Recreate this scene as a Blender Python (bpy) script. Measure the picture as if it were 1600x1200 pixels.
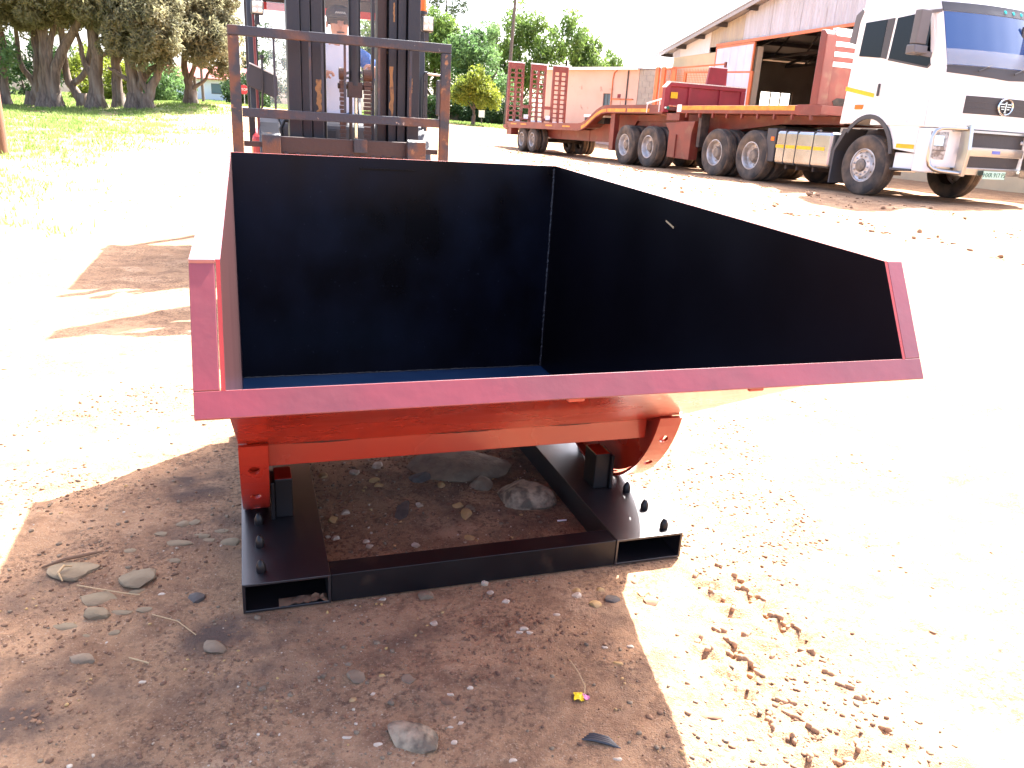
import bpy, bmesh, math, random
import numpy as np
from mathutils import Vector, Matrix, Quaternion

for o in list(bpy.data.objects):
    bpy.data.objects.remove(o)
scene = bpy.context.scene
COL = scene.collection
R = math.radians
random.seed(7)

# ------------------------------------------------------------------ camera
PITCH, ROLL, FPX = 0.32376, 0.06140, 1222.88
cam_data = bpy.data.cameras.new('camera')
cam_data.sensor_width = 36.0
cam_data.lens = 36.0 * FPX / 1600.0
cam_data.clip_start = 0.05
cam_data.clip_end = 6000
cam = bpy.data.objects.new('camera', cam_data)
COL.objects.link(cam)
fwd = Vector((0, math.cos(PITCH), -math.sin(PITCH)))
up0 = Vector((0, math.sin(PITCH), math.cos(PITCH)))
rt0 = Vector((1, 0, 0))
rt = rt0 * math.cos(ROLL) + up0 * math.sin(ROLL)
up = up0 * math.cos(ROLL) - rt0 * math.sin(ROLL)
m = Matrix.Identity(4)
for i, v in enumerate((rt, up, -fwd)):
    for k in range(3):
        m[k][i] = v[k]
m.translation = (0, 0, 1.4)
cam.matrix_world = m
scene.camera = cam

# ------------------------------------------------------------------ sky, sun, exposure
SUN_AZ, SUN_EL = 30.8, 53.8           # degrees from +Y towards +X
world = bpy.data.worlds.new('World')
scene.world = world
world.use_nodes = True
wn = world.node_tree
sky = wn.nodes.new('ShaderNodeTexSky')
sky.sky_type = 'NISHITA'
sky.sun_disc = False
sky.sun_elevation = R(SUN_EL)
sky.sun_rotation = R(SUN_AZ)
sky.air_density = 0.6
sky.dust_density = 4.5
sky.ozone_density = 0.2
wn.nodes['Background'].inputs['Strength'].default_value = 0.15
wn.links.new(sky.outputs[0], wn.nodes['Background'].inputs[0])
sl = bpy.data.lights.new('sun', 'SUN')
sl.energy = 5.0
sl.angle = R(0.53)
sl.color = (1.0, 0.965, 0.92)
sun = bpy.data.objects.new('sun', sl)
COL.objects.link(sun)
az, el = R(SUN_AZ), R(SUN_EL)
sdir = Vector((math.sin(az) * math.cos(el), math.cos(az) * math.cos(el), math.sin(el)))
sun.rotation_euler = (-sdir).to_track_quat('-Z', 'Y').to_euler()
sun.location = sdir * 50
scene.view_settings.view_transform = 'Standard'
scene.view_settings.look = 'None'
scene.view_settings.exposure = 2.85
scene.view_settings.gamma = 1.0
scene.view_settings.use_curve_mapping = False
scene.render.engine = 'CYCLES'

# ------------------------------------------------------------------ materials
def mat(name, col, rough=0.6, metal=0.0, col2=None, nscale=4.0, lo=0.4, hi=0.6, detail=6.0,
        bump=0.0, bscale=30.0, coat=0.0, spec=0.5, col3=None, n3=20.0, lo3=0.55, hi3=0.65,
        rough2=None, trans=0.0, alpha=None, stretch=None, emit=None, coatr=0.08):
    M = bpy.data.materials.new(name)
    M.use_nodes = True
    nt = M.node_tree
    b = nt.nodes['Principled BSDF']
    c4 = lambda c: (c[0], c[1], c[2], 1.0)
    b.inputs['Base Color'].default_value = c4(col)
    b.inputs['Roughness'].default_value = rough
    b.inputs['Metallic'].default_value = metal
    b.inputs['Specular IOR Level'].default_value = spec
    if coat:
        b.inputs['Coat Weight'].default_value = coat
        b.inputs['Coat Roughness'].default_value = coatr
    co = nt.nodes.new('ShaderNodeTexCoord')
    vec = co.outputs['Object']
    if stretch:
        mp = nt.nodes.new('ShaderNodeMapping')
        mp.inputs['Scale'].default_value = stretch
        nt.links.new(vec, mp.inputs[0])
        vec = mp.outputs[0]
    def noise(s, d=detail):
        n = nt.nodes.new('ShaderNodeTexNoise')
        n.inputs['Scale'].default_value = s
        n.inputs['Detail'].default_value = d
        nt.links.new(vec, n.inputs['Vector'])
        return n.outputs[0]
    def ramp(src, a, bb):
        r = nt.nodes.new('ShaderNodeMapRange')
        r.inputs[1].default_value = a
        r.inputs[2].default_value = bb
        nt.links.new(src, r.inputs[0])
        return r.outputs[0]
    def mix(f, a, bcol):
        x = nt.nodes.new('ShaderNodeMix')
        x.data_type = 'RGBA'
        nt.links.new(f, x.inputs[0])
        if isinstance(a, tuple):
            x.inputs[6].default_value = c4(a)
        else:
            nt.links.new(a, x.inputs[6])
        x.inputs[7].default_value = c4(bcol)
        return x.outputs[2]
    out = None
    if col2 is not None:
        f = ramp(noise(nscale), lo, hi)
        out = mix(f, tuple(col), col2)
        if rough2 is not None:
            rr = nt.nodes.new('ShaderNodeMapRange')
            rr.inputs[3].default_value = rough
            rr.inputs[4].default_value = rough2
            nt.links.new(f, rr.inputs[0])
            nt.links.new(rr.outputs[0], b.inputs['Roughness'])
    if col3 is not None:
        out = mix(ramp(noise(n3), lo3, hi3), out if out is not None else tuple(col), col3)
    if out is not None:
        nt.links.new(out, b.inputs['Base Color'])
    if bump:
        bp = nt.nodes.new('ShaderNodeBump')
        bp.inputs['Strength'].default_value = bump
        bp.inputs['Distance'].default_value = 0.01
        nt.links.new(noise(bscale, 4), bp.inputs['Height'])
        nt.links.new(bp.outputs[0], b.inputs['Normal'])
    if trans:
        b.inputs['Transmission Weight'].default_value = trans
        b.inputs['IOR'].default_value = 1.05
    if alpha is not None:
        b.inputs['Alpha'].default_value = alpha
    if emit:
        b.inputs['Emission Color'].default_value = c4(emit[0])
        b.inputs['Emission Strength'].default_value = emit[1]
    return M

def leaf_mat(name, c1, c2, nscale=1.2, tr=0.35, rough=0.6):
    M = bpy.data.materials.new(name)
    M.use_nodes = True
    nt = M.node_tree
    b = nt.nodes['Principled BSDF']
    out = nt.nodes['Material Output']
    co = nt.nodes.new('ShaderNodeTexCoord')
    n = nt.nodes.new('ShaderNodeTexNoise')
    n.inputs['Scale'].default_value = nscale
    n.inputs['Detail'].default_value = 5
    nt.links.new(co.outputs['Object'], n.inputs['Vector'])
    r = nt.nodes.new('ShaderNodeMapRange')
    r.inputs[1].default_value = 0.35
    r.inputs[2].default_value = 0.65
    nt.links.new(n.outputs[0], r.inputs[0])
    x = nt.nodes.new('ShaderNodeMix')
    x.data_type = 'RGBA'
    x.inputs[6].default_value = (*c1, 1)
    x.inputs[7].default_value = (*c2, 1)
    nt.links.new(r.outputs[0], x.inputs[0])
    nt.links.new(x.outputs[2], b.inputs['Base Color'])
    b.inputs['Roughness'].default_value = rough
    b.inputs['Specular IOR Level'].default_value = 0.3
    t = nt.nodes.new('ShaderNodeBsdfTranslucent')
    nt.links.new(x.outputs[2], t.inputs[0])
    ms = nt.nodes.new('ShaderNodeMixShader')
    ms.inputs[0].default_value = tr
    nt.links.new(b.outputs[0], ms.inputs[1])
    nt.links.new(t.outputs[0], ms.inputs[2])
    nt.links.new(ms.outputs[0], out.inputs[0])
    return M

M = {}
M['red'] = mat('red oxide enamel', (0.30, 0.022, 0.009), 0.24, col2=(0.25, 0.016, 0.008), nscale=3, rough2=0.34,
               bump=0.10, bscale=14, coat=0.5)
M['lipred'] = mat('brushed red enamel', (0.185, 0.019, 0.025), 0.36, col2=(0.14, 0.014, 0.019), nscale=5, rough2=0.46,
                  bump=0.12, bscale=22, coat=0.55, coatr=.2, spec=.6, stretch=(1, 1, 1))
M['black'] = mat('glossy black enamel', (0.005, 0.004, 0.006), 0.40, col2=(0.008, 0.006, 0.008), nscale=5, rough2=0.46,
                 bump=0.05, bscale=16, coat=0.25, coatr=.25, spec=.75)
M['hopblack'] = mat('black enamel hopper lining', (0.0019, 0.0015, 0.0022), 0.27, col2=(0.0030, 0.0028, 0.0050), nscale=2.4, lo=.30, hi=.75, detail=3, rough2=0.36,
                    spec=.14)
M['black2'] = mat('black frame enamel', (0.005, 0.0045, 0.006), 0.3, col2=(0.008, 0.007, 0.008), nscale=5, rough2=0.4, bump=0.05, bscale=16, spec=.3, col3=(0.05, 0.03, 0.02), n3=9, lo3=.62, hi3=.85)
M['hopback'] = mat('scuffed blue black hopper back', (0.0022, 0.0017, 0.0026), 0.27, col2=(0.0050, 0.0062, 0.0135), nscale=3.2, lo=.40, hi=.72, detail=7, rough2=0.38,
                    spec=.15, col3=(0.03, 0.034, 0.045), n3=85, lo3=.69, hi3=.80, stretch=(1, 1, .7))
M['hopfloor'] = mat('satin black floor with sky blue', (0.006, 0.024, 0.075), 0.4, col2=(0.008, 0.03, 0.085), nscale=6, spec=.5)  # blue of the sky's light put into the black floor's colour
M['leftwall'] = mat('dark enamel with overspray and sun glare', (0.085, 0.03, 0.03), 0.30, col2=(0.05, 0.02, 0.022), nscale=1.2, rough2=.36,
                    coat=.9, coatr=.2)  # pinkish sun glare put into the colour, along with red overspray
M['flange'] = mat('red enamel with sun glare', (0.26, 0.05, 0.05), 0.5, col2=(0.2, 0.03, 0.03), nscale=6, spec=1.0, coat=1.0, coatr=.34)  # paler, shinier red that puts sun glare on upward faces
M['weld'] = mat('painted weld bead', (0.02, 0.02, 0.023), 0.35, bump=0.6, bscale=120)
M['rust'] = mat('rusty worn paint', (0.12, 0.052, 0.028), 0.75, col2=(0.022, 0.025, 0.033), nscale=5, lo=.46, hi=.56, rough2=.5,
                bump=.3, bscale=60, col3=(0.28, 0.13, 0.05), n3=14, lo3=.62, hi3=.68)
M['rustrail'] = mat('dark worn paint with rust', (0.022, 0.025, 0.036), 0.5, col2=(0.09, 0.04, 0.024), nscale=6, lo=.52, hi=.66,
                    bump=.3, bscale=60, col3=(0.30, 0.24, 0.2), n3=30, lo3=.70, hi3=.73)
M['mast'] = mat('oily dark grey mast steel', (0.006, 0.008, 0.015), 0.46, col2=(0.011, 0.011, 0.016), nscale=7,
                bump=.15, bscale=40, col3=(0.36, 0.2, 0.07), n3=5, lo3=.705, hi3=.72)
M['mastwear'] = mat('bare ochre worn steel', (0.26, 0.13, 0.045), 0.6, col2=(0.10, 0.05, 0.03), nscale=20, lo=.5, hi=.62)
M['brown'] = mat('greasy brown steel', (0.034, 0.017, 0.013), 0.5, bump=.2, bscale=50)
M['chain'] = mat('rusty chain', (0.065, 0.03, 0.02), 0.6, bump=.2, bscale=80)
M['chrome'] = mat('chrome', (0.75, 0.75, 0.75), 0.12, 1.0)
M['cowl'] = mat('dark grey plastic', (0.045, 0.047, 0.055), 0.55, bump=.1, bscale=60)
M['fkred'] = mat('forklift red paint', (0.42, 0.03, 0.03), 0.35)
M['piperd'] = mat('dull dark red pipe', (0.13, 0.02, 0.02), 0.5)
M['fkblack'] = mat('forklift frame black', (0.02, 0.022, 0.028), 0.4)
M['rubber'] = mat('dusty tyre rubber', (0.035, 0.032, 0.030), 0.85, col2=(0.16, 0.115, 0.08), nscale=3.0, lo=.42, hi=.72, bump=.2, bscale=40)
M['tread'] = mat('dusty tyre tread', (0.16, 0.115, 0.08), 0.9, col2=(0.07, 0.055, 0.045), nscale=4, bump=.3, bscale=40)
M['rim'] = mat('silver wheel paint', (0.55, 0.56, 0.58), 0.4, 0.3, col2=(0.38, 0.34, 0.3), nscale=6)
M['hub'] = mat('dusty hub steel', (0.14, 0.12, 0.10), 0.6, col2=(0.22, 0.18, 0.14), nscale=12)
M['white'] = mat('white truck paint', (0.78, 0.78, 0.77), 0.3, coat=.4, col2=(0.74, 0.72, 0.69), nscale=2)
M['glass'] = mat('dark window glass', (0.004, 0.005, 0.006), 0.04, spec=.28)
M['windscreen'] = mat('windscreen glass', (0.02, 0.06, 0.19), 0.03, spec=.9, coat=.3)
M['clear'] = mat('clear acrylic', (0.5, 0.53, 0.55), 0.08, alpha=0.26)
M['pane'] = mat('clear cab glass', (0.85, 0.88, 0.9), 0.05, alpha=0.05)
M['trim'] = mat('dark grey trim plastic', (0.05, 0.05, 0.055), 0.55)
M['mirror'] = mat('grey mirror housing', (0.10, 0.095, 0.10), 0.5)
M['yellow'] = mat('yellow reflective tape', (0.75, 0.46, 0.0), 0.45, col2=(0.65, 0.38, 0.01), nscale=20)
M['amber'] = mat('yellow orange reflective strip', (0.68, 0.30, 0.02), 0.5, col2=(0.5, 0.18, 0.02), nscale=6)
M['orangelens'] = mat('orange marker lens', (0.8, 0.15, 0.01), 0.25)
M['alu'] = mat('polished tank steel', (0.42, 0.42, 0.44), 0.26, 0.95, col2=(0.36, 0.35, 0.35), nscale=3, bump=.05, bscale=10)
M['strap'] = mat('black rubber strap', (0.02, 0.02, 0.02), 0.6)
M['trailer'] = mat('dusty red trailer paint', (0.19, 0.034, 0.022), 0.5, col2=(0.145, 0.028, 0.019), nscale=2.2, col3=(0.20, 0.10, 0.06), n3=3.5, lo3=.55, hi3=.8)
M['bulk'] = mat('crimson trailer paint', (0.24, 0.022, 0.032), 0.42, col2=(0.20, 0.02, 0.027), nscale=3)
M['darkunder'] = mat('grimy chassis', (0.03, 0.024, 0.022), 0.8, col2=(0.07, 0.05, 0.04), nscale=5)
M['whitepaint'] = mat('white paint', (0.8, 0.8, 0.8), 0.5)
M['green'] = mat('green coupling', (0.01, 0.16, 0.09), 0.4)
M['teal'] = mat('teal marker lens', (0.0, 0.38, 0.36), 0.25)
M['plate'] = mat('pale green number plate', (0.45, 0.66, 0.52), 0.4)
M['plateink'] = mat('dark green plate ink', (0.02, 0.09, 0.06), 0.5)
M['grey'] = mat('faint grey lettering', (0.5, 0.5, 0.5), 0.5)
M['grille'] = mat('dark grille plastic', (0.035, 0.032, 0.033), 0.5, bump=.2, bscale=30)
M['lens'] = mat('headlamp glass', (0.45, 0.46, 0.47), 0.08, spec=.8, col2=(0.12, 0.12, 0.13), nscale=14)
M['lampface'] = mat('work lamp face', (0.75, 0.72, 0.62), 0.2, col2=(0.6, 0.56, 0.45), nscale=30)
M['steelbar'] = mat('stainless bar', (0.46, 0.45, 0.43), 0.28, 1.0)
M['bluestick'] = mat('blue sticker', (0.12, 0.16, 0.5), 0.5)
M['pink'] = mat('salmon painted plaster', (0.66, 0.45, 0.345), 0.85, col2=(0.62, 0.40, 0.30), nscale=.8, col3=(0.40, 0.22, 0.17), n3=2.2, lo3=.64, hi3=.72, bump=.1, bscale=20)
M['orange'] = mat('orange paint', (0.62, 0.17, 0.05), 0.5, col2=(0.52, 0.14, 0.05), nscale=3)
M['block'] = mat('bare cement block', (0.40, 0.35, 0.28), 0.9, col2=(0.34, 0.30, 0.25), nscale=2, bump=.2, bscale=30)
M['cream'] = mat('cream painted brick', (0.56, 0.46, 0.30), 0.85, col2=(0.5, 0.42, 0.28), nscale=2, bump=.2, bscale=20)
M['sheetw'] = mat('weathered zinc sheet', (0.50, 0.49, 0.52), 0.5, .2, col2=(0.44, 0.42, 0.43), nscale=1.2, stretch=(6, 6, .5), col3=(0.36, 0.32, 0.31), n3=2, lo3=.62, hi3=.72)
M['sheetb'] = mat('beige stained sheet', (0.42, 0.36, 0.27), 0.6, col2=(0.36, 0.31, 0.25), nscale=1.2, stretch=(6, 6, .5))
M['sheetc'] = mat('pale translucent sheet', (0.62, 0.60, 0.60), 0.5)
M['roof'] = mat('grey roof sheet', (0.30, 0.28, 0.27), 0.6)
M['door'] = mat('pale blue grey door sheet', (0.52, 0.56, 0.64), 0.5, col2=(0.48, 0.5, 0.57), nscale=1.5)
M['inner'] = mat('plastered shed interior', (0.36, 0.29, 0.21), 0.9, col2=(0.30, 0.245, 0.18), nscale=1)
M['truss'] = mat('dark roof steel', (0.06, 0.055, 0.055), 0.7)
M['concrete'] = mat('shed floor', (0.3, 0.28, 0.26), 0.9)
M['winframe'] = mat('window steel', (0.10, 0.11, 0.11), 0.6)
M['blueglass'] = mat('grey blue window glass', (0.10, 0.15, 0.17), 0.15)
M['palesky'] = mat('window pane whitened by sky', (0.8, 0.82, 0.85), 0.4, alpha=.18)  # whiteness of the bright sky put into the pane's colour
M['pole'] = mat('creosoted timber pole', (0.20, 0.085, 0.04), 0.8, col2=(0.13, 0.055, 0.03), nscale=3, stretch=(6, 6, .6), bump=.3, bscale=20)
M['greypole'] = mat('dark timber pole', (0.09, 0.07, 0.06), 0.85)
M['bark'] = mat('grey brown bark', (0.17, 0.125, 0.095), 0.9, col2=(0.08, 0.058, 0.045), nscale=4, stretch=(3, 3, .5), bump=.8, bscale=9, col3=(0.26, 0.22, 0.18), n3=2, lo3=.55, hi3=.7)
M['bark2'] = mat('dark thin bark', (0.12, 0.09, 0.07), 0.9, col2=(0.07, 0.05, 0.04), nscale=3)
M['cypress'] = leaf_mat('cypress foliage', (0.20, 0.185, 0.095), (0.14, 0.14, 0.07), 1.6, .55)
M['cypress2'] = leaf_mat('grey cypress foliage', (0.17, 0.17, 0.10), (0.23, 0.21, 0.115), 1.6, .55)
M['willow'] = leaf_mat('willow foliage', (0.145, 0.22, 0.045), (0.095, 0.16, 0.04), .5, .5)
M['willow2'] = leaf_mat('blue green foliage', (0.085, 0.165, 0.06), (0.12, 0.20, 0.065), .5, .5)
M['pine'] = leaf_mat('pine foliage', (0.05, 0.075, 0.045), (0.07, 0.10, 0.05), .5, .3)
M['lime'] = leaf_mat('yellow green foliage', (0.22, 0.25, 0.03), (0.14, 0.19, 0.03), .8, .5)
M['hedge'] = leaf_mat('dark hedge foliage', (0.035, 0.07, 0.025), (0.05, 0.095, 0.03), .8, .3)
M['grassblade'] = leaf_mat('yard grass', (0.14, 0.225, 0.05), (0.22, 0.27, 0.085), .6, .5)
M['houseroof'] = mat('red tin roof', (0.28, 0.06, 0.05), 0.6)
M['housewall'] = mat('pale house wall', (0.62, 0.66, 0.68), 0.8)
M['signred'] = mat('red sign face', (0.55, 0.03, 0.04), 0.4)
M['skin'] = mat('skin', (0.42, 0.20, 0.13), 0.55)
M['shirt'] = mat('pale shirt', (0.55, 0.58, 0.68), 0.9)
M['blueshirt'] = mat('blue work jacket', (0.03, 0.13, 0.42), 0.9, col2=(0.025, 0.1, 0.34), nscale=8)
M['jeans'] = mat('blue trousers', (0.05, 0.11, 0.22), 0.9)
M['cap'] = mat('dark cap', (0.018, 0.02, 0.03), 0.8)
M['hair'] = mat('dark hair', (0.03, 0.02, 0.015), 0.8)
M['rockgrey'] = mat('grey stone', (0.22, 0.158, 0.10), 0.85, col2=(0.15, 0.108, 0.07), nscale=18, bump=.5, bscale=60)
M['rockflat'] = mat('dusty olive flat stone', (0.23, 0.175, 0.105), 0.95, col2=(0.165, 0.12, 0.072), nscale=9, bump=.4, bscale=60)
M['rockwhite'] = mat('pale speckled stone', (0.34, 0.255, 0.165), 0.8, col2=(0.12, 0.09, 0.06), nscale=28, lo=.4, hi=.62, bump=.9, bscale=50)
M['quartz'] = mat('white quartz', (0.52, 0.44, 0.34), 0.7, col2=(0.36, 0.27, 0.18), nscale=30)
M['ochre'] = mat('ochre stone', (0.42, 0.27, 0.10), 0.8, col2=(0.35, 0.22, 0.1), nscale=30)
M['rockdark'] = mat('blue grey dark stone', (0.10, 0.08, 0.066), 0.8, col2=(0.065, 0.052, 0.045), nscale=20, bump=.3, bscale=50)
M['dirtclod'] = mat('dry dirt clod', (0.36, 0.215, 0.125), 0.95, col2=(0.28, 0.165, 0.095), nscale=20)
M['twig'] = mat('dry straw', (0.42, 0.29, 0.15), 0.8)
M['darktwig'] = mat('dark bark twig', (0.16, 0.09, 0.05), 0.85)
M['wrapy'] = mat('yellow candy wrapper', (0.75, 0.55, 0.02), 0.35)
M['wrapp'] = mat('pink candy wrapper', (0.75, 0.25, 0.45), 0.35)
M['scrap'] = mat('black plastic scrap', (0.035, 0.035, 0.04), 0.5)
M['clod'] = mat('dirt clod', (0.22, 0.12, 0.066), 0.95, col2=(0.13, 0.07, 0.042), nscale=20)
M['dashblack'] = mat('dashboard black', (0.025, 0.025, 0.03), 0.6)
M['seat'] = mat('black vinyl seat', (0.02, 0.02, 0.022), 0.5)

# ------------------------------------------------------------------ mesh helpers
class MB:
    def __init__(s):
        s.v = []; s.f = []
    def add(s, vs, fs):
        n = len(s.v)
        s.v += [tuple(p) for p in vs]
        s.f += [tuple(i + n for i in f) for f in fs]
        return s
    def box(s, x0, x1, y0, y1, z0, z1):
        v = [(x, y, z) for z in (z0, z1) for y in (y0, y1) for x in (x0, x1)]
        return s.add(v, [(0, 2, 3, 1), (4, 5, 7, 6), (0, 1, 5, 4), (2, 6, 7, 3), (0, 4, 6, 2), (1, 3, 7, 5)])
    def beam(s, a, b, w, h, upv=(0, 0, 1)):
        a = Vector(a); b = Vector(b)
        d = (b - a).normalized()
        u = Vector(upv)
        if abs(d.dot(u)) > .99:
            u = Vector((1, 0, 0))
        sd = d.cross(u).normalized()
        u = sd.cross(d).normalized()
        vs = []
        for p in (a, b):
            for i, j in ((-1, -1), (1, -1), (1, 1), (-1, 1)):
                vs.append(p + sd * (i * w / 2) + u * (j * h / 2))
        return s.add(vs, [(0, 1, 2, 3), (7, 6, 5, 4), (0, 4, 5, 1), (1, 5, 6, 2), (2, 6, 7, 3), (3, 7, 4, 0)])
    def prism(s, poly, axis, a, b):
        n = len(poly)
        def P(p, t):
            if axis == 'x': return (t, p[0], p[1])
            if axis == 'y': return (p[0], t, p[1])
            return (p[0], p[1], t)
        vs = [P(p, a) for p in poly] + [P(p, b) for p in poly]
        fs = [tuple(range(n - 1, -1, -1)), tuple(range(n, 2 * n))]
        for i in range(n):
            j = (i + 1) % n
            fs.append((i, j, n + j, n + i))
        return s.add(vs, fs)
    def tube(s, pts, r, n=8, caps=True):
        pts = [Vector(p) for p in pts]
        k = len(pts)
        rr = r if isinstance(r, (list, tuple)) else [r] * k
        t0 = (pts[1] - pts[0]).normalized()
        u = Vector((0, 0, 1)) if abs(t0.z) < .9 else Vector((1, 0, 0))
        vs = []
        for i in range(k):
            if i == 0: t = pts[1] - pts[0]
            elif i == k - 1: t = pts[-1] - pts[-2]
            else: t = pts[i + 1] - pts[i - 1]
            t.normalize()
            sd = t.cross(u)
            if sd.length < 1e-4:
                sd = t.cross(Vector((0, 1, 0)))
            sd.normalize()
            u = sd.cross(t).normalized()
            for j in range(n):
                a = 2 * math.pi * j / n
                vs.append(pts[i] + (sd * math.cos(a) + u * math.sin(a)) * rr[i])
        fs = []
        for i in range(k - 1):
            for j in range(n):
                jj = (j + 1) % n
                fs.append((i * n + j, i * n + jj, (i + 1) * n + jj, (i + 1) * n + j))
        if caps:
            fs.append(tuple(range(n - 1, -1, -1)))
            fs.append(tuple((k - 1) * n + j for j in range(n)))
        return s.add(vs, fs)
    def lathe(s, prof, origin, axis, n=24):
        # prof: (radius, height along axis)
        o = Vector(origin); ax = Vector(axis).normalized()
        u = Vector((0, 0, 1)) if abs(ax.z) < .9 else Vector((1, 0, 0))
        a1 = ax.cross(u).normalized(); a2 = ax.cross(a1)
        vs = []; k = len(prof)
        for r, hgt in prof:
            for j in range(n):
                t = 2 * math.pi * j / n
                vs.append(o + ax * hgt + (a1 * math.cos(t) + a2 * math.sin(t)) * max(r, 1e-4))
        fs = []
        for i in range(k - 1):
            for j in range(n):
                jj = (j + 1) % n
                fs.append((i * n + j, i * n + jj, (i + 1) * n + jj, (i + 1) * n + j))
        return s.add(vs, fs)
    def build(s, name, m, parent=None, smooth=False, bevel=0.0, seg=2, loc=None, rnormals=True):
        me = bpy.data.meshes.new(name)
        me.from_pydata(s.v, [], s.f)
        if rnormals:
            bm = bmesh.new(); bm.from_mesh(me)
            bmesh.ops.recalc_face_normals(bm, faces=bm.faces)
            bm.to_mesh(me); bm.free()
        me.materials.append(m)
        if smooth:
            me.polygons.foreach_set('use_smooth', [True] * len(me.polygons))
            me.set_sharp_from_angle(angle=R(38))
        o = bpy.data.objects.new(name, me)
        COL.objects.link(o)
        if parent: o.parent = parent
        if loc is not None: o.location = loc
        if bevel:
            b = o.modifiers.new('bevel', 'BEVEL')
            b.width = bevel; b.segments = seg; b.limit_method = 'ANGLE'; b.angle_limit = R(40)
        return o

def np_mesh(name, V, F, m, parent=None, k=4, smooth=False):
    V = np.asarray(V, np.float32); F = np.asarray(F, np.int32)
    me = bpy.data.meshes.new(name)
    me.vertices.add(len(V)); me.vertices.foreach_set('co', V.ravel())
    me.loops.add(F.size); me.loops.foreach_set('vertex_index', F.ravel())
    me.polygons.add(len(F))
    me.polygons.foreach_set('loop_start', np.arange(0, F.size, F.shape[1], dtype=np.int32))
    if smooth:
        me.polygons.foreach_set('use_smooth', np.ones(len(F), bool))
    me.update(calc_edges=True)
    me.materials.append(m)
    o = bpy.data.objects.new(name, me)
    COL.objects.link(o)
    if parent: o.parent = parent
    return o

def tag(o, label=None, cat=None, group=None, kind=None):
    if label: o['label'] = label
    if cat: o['category'] = cat
    if group: o['group'] = group
    if kind: o['kind'] = kind
    return o

def empty(name, label, cat, loc=(0, 0, 0), rot=None, group=None):
    o = bpy.data.objects.new(name, None)
    COL.objects.link(o)
    if rot is not None:
        o.matrix_world = Matrix.Translation(loc) @ rot
    else:
        o.location = loc
    o.empty_display_size = .2
    return tag(o, label, cat, group)

def copy_obj(src, parent=None, loc=None):
    o = src.copy(); COL.objects.link(o)
    if parent is not None: o.parent = parent
    if loc is not None: o.location = loc
    return o

def text_mesh(name, body, size, m, parent, mtx, depth=0.002, align='CENTER'):
    cu = bpy.data.curves.new(name, 'FONT')
    cu.body = body; cu.size = size; cu.extrude = depth; cu.align_x = align; cu.align_y = 'CENTER'
    t = bpy.data.objects.new(name + '_tmp', cu)
    COL.objects.link(t)
    dg = bpy.context.evaluated_depsgraph_get()
    me = bpy.data.meshes.new_from_object(t.evaluated_get(dg))
    bpy.data.objects.remove(t)
    me.materials.clear(); me.materials.append(m)
    o = bpy.data.objects.new(name, me); COL.objects.link(o)
    o.parent = parent
    o.matrix_local = mtx
    return o

def vnoise(x, y, seed=0):
    x = np.asarray(x, float); y = np.asarray(y, float)
    xi = np.floor(x).astype(np.int64); yi = np.floor(y).astype(np.int64)
    fx = x - xi; fy = y - yi
    fx = fx * fx * (3 - 2 * fx); fy = fy * fy * (3 - 2 * fy)
    def hsh(a, b):
        n = (a * 374761393 + b * 668265263 + seed * 974711) & 0x7fffffff
        n = ((n ^ (n >> 13)) * 1274126177) & 0x7fffffff
        n = n ^ (n >> 16)
        return (n & 0xffff) / 65535.0
    return (hsh(xi, yi) * (1 - fx) + hsh(xi + 1, yi) * fx) * (1 - fy) + (hsh(xi, yi + 1) * (1 - fx) + hsh(xi + 1, yi + 1) * fx) * fy
def fbm(x, y, seed=0, oct=4):
    t = 0; a = .5; f = 1.0
    for i in range(oct):
        t = t + a * vnoise(np.asarray(x) * f, np.asarray(y) * f, seed + i * 17); a *= .5; f *= 2.03
    return t

# ------------------------------------------------------------------ frames
YAW = 0.33584
SX, SY = -0.73694, 1.92591
def sk(x, y, z=0.0):                       # skip and forklift frame -> world
    c, s = math.cos(YAW), math.sin(YAW)
    return Vector((SX + x * c - y * s, SY + x * s + y * c, z))
ROTS = Matrix.Rotation(YAW, 4, 'Z')
TA, TT = -1.17970, .0067
TF = Vector((math.cos(TA) * math.cos(TT), math.sin(TA) * math.cos(TT), math.sin(TT)))
TU = Vector((-math.cos(TA) * math.sin(TT), -math.sin(TA) * math.sin(TT), math.cos(TT)))
TR = TU.cross(TF)
TO = Vector((6.1755, 15.0429, .4732))
TROT = Matrix(((TF.x, TR.x, TU.x, 0), (TF.y, TR.y, TU.y, 0), (TF.z, TR.z, TU.z, 0), (0, 0, 0, 1)))
def tk(x, l, z=0.0):
    return TO + TF * x + TR * l + TU * z

# ------------------------------------------------------------------ ground height
ctrl = [(0, 0, 0), (-2, 0, 0), (2, 0, 0), (0, 2, 0), (-1, 3, 0), (.6, 3, 0), (-2, 4, 0), (1.5, 4, .02), (-1, 6, .03), (-3, 6, .02), (-3.3, 8, .07), (-4, 5, .03),
        (4, 4, .1), (6, 6, .2), (-8.4, 13, .42), (-6, 9, .15), (-18.8, 30, .88), (-15, 30, 1.0), (-13, 31, 1.28), (-9, 28, .75), (-4, 20, .45),
        (-3, 45, 1.05), (-17, 49, 1.15), (-22, 60, 1.5), (5, 60, 1.0), (20, 40, .6), (14, 22, .55), (-14, 12, .6), (-20, 18, .8), (12, 8, .5), (-3, 30, .55)]
for X in (2.5, 0, -4, -8, -12, -17):
    for l in (0, 2.5):
        p = tk(X, l, 0); ctrl.append((p.x, p.y, p.z))
for u in (-4, 4, 12):
    p = Vector((7.46, 34, 0)) + Vector((.258, -.966, 0)) * u
    ctrl.append((p.x, p.y, .5)); ctrl.append((p.x + 8, p.y + 2, .5))
for a in range(0, 360, 30):
    r_ = 95
    ctrl.append((r_ * math.sin(R(a)), r_ * math.cos(R(a)), 1.0 if math.cos(R(a)) > 0 else .2))
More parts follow.
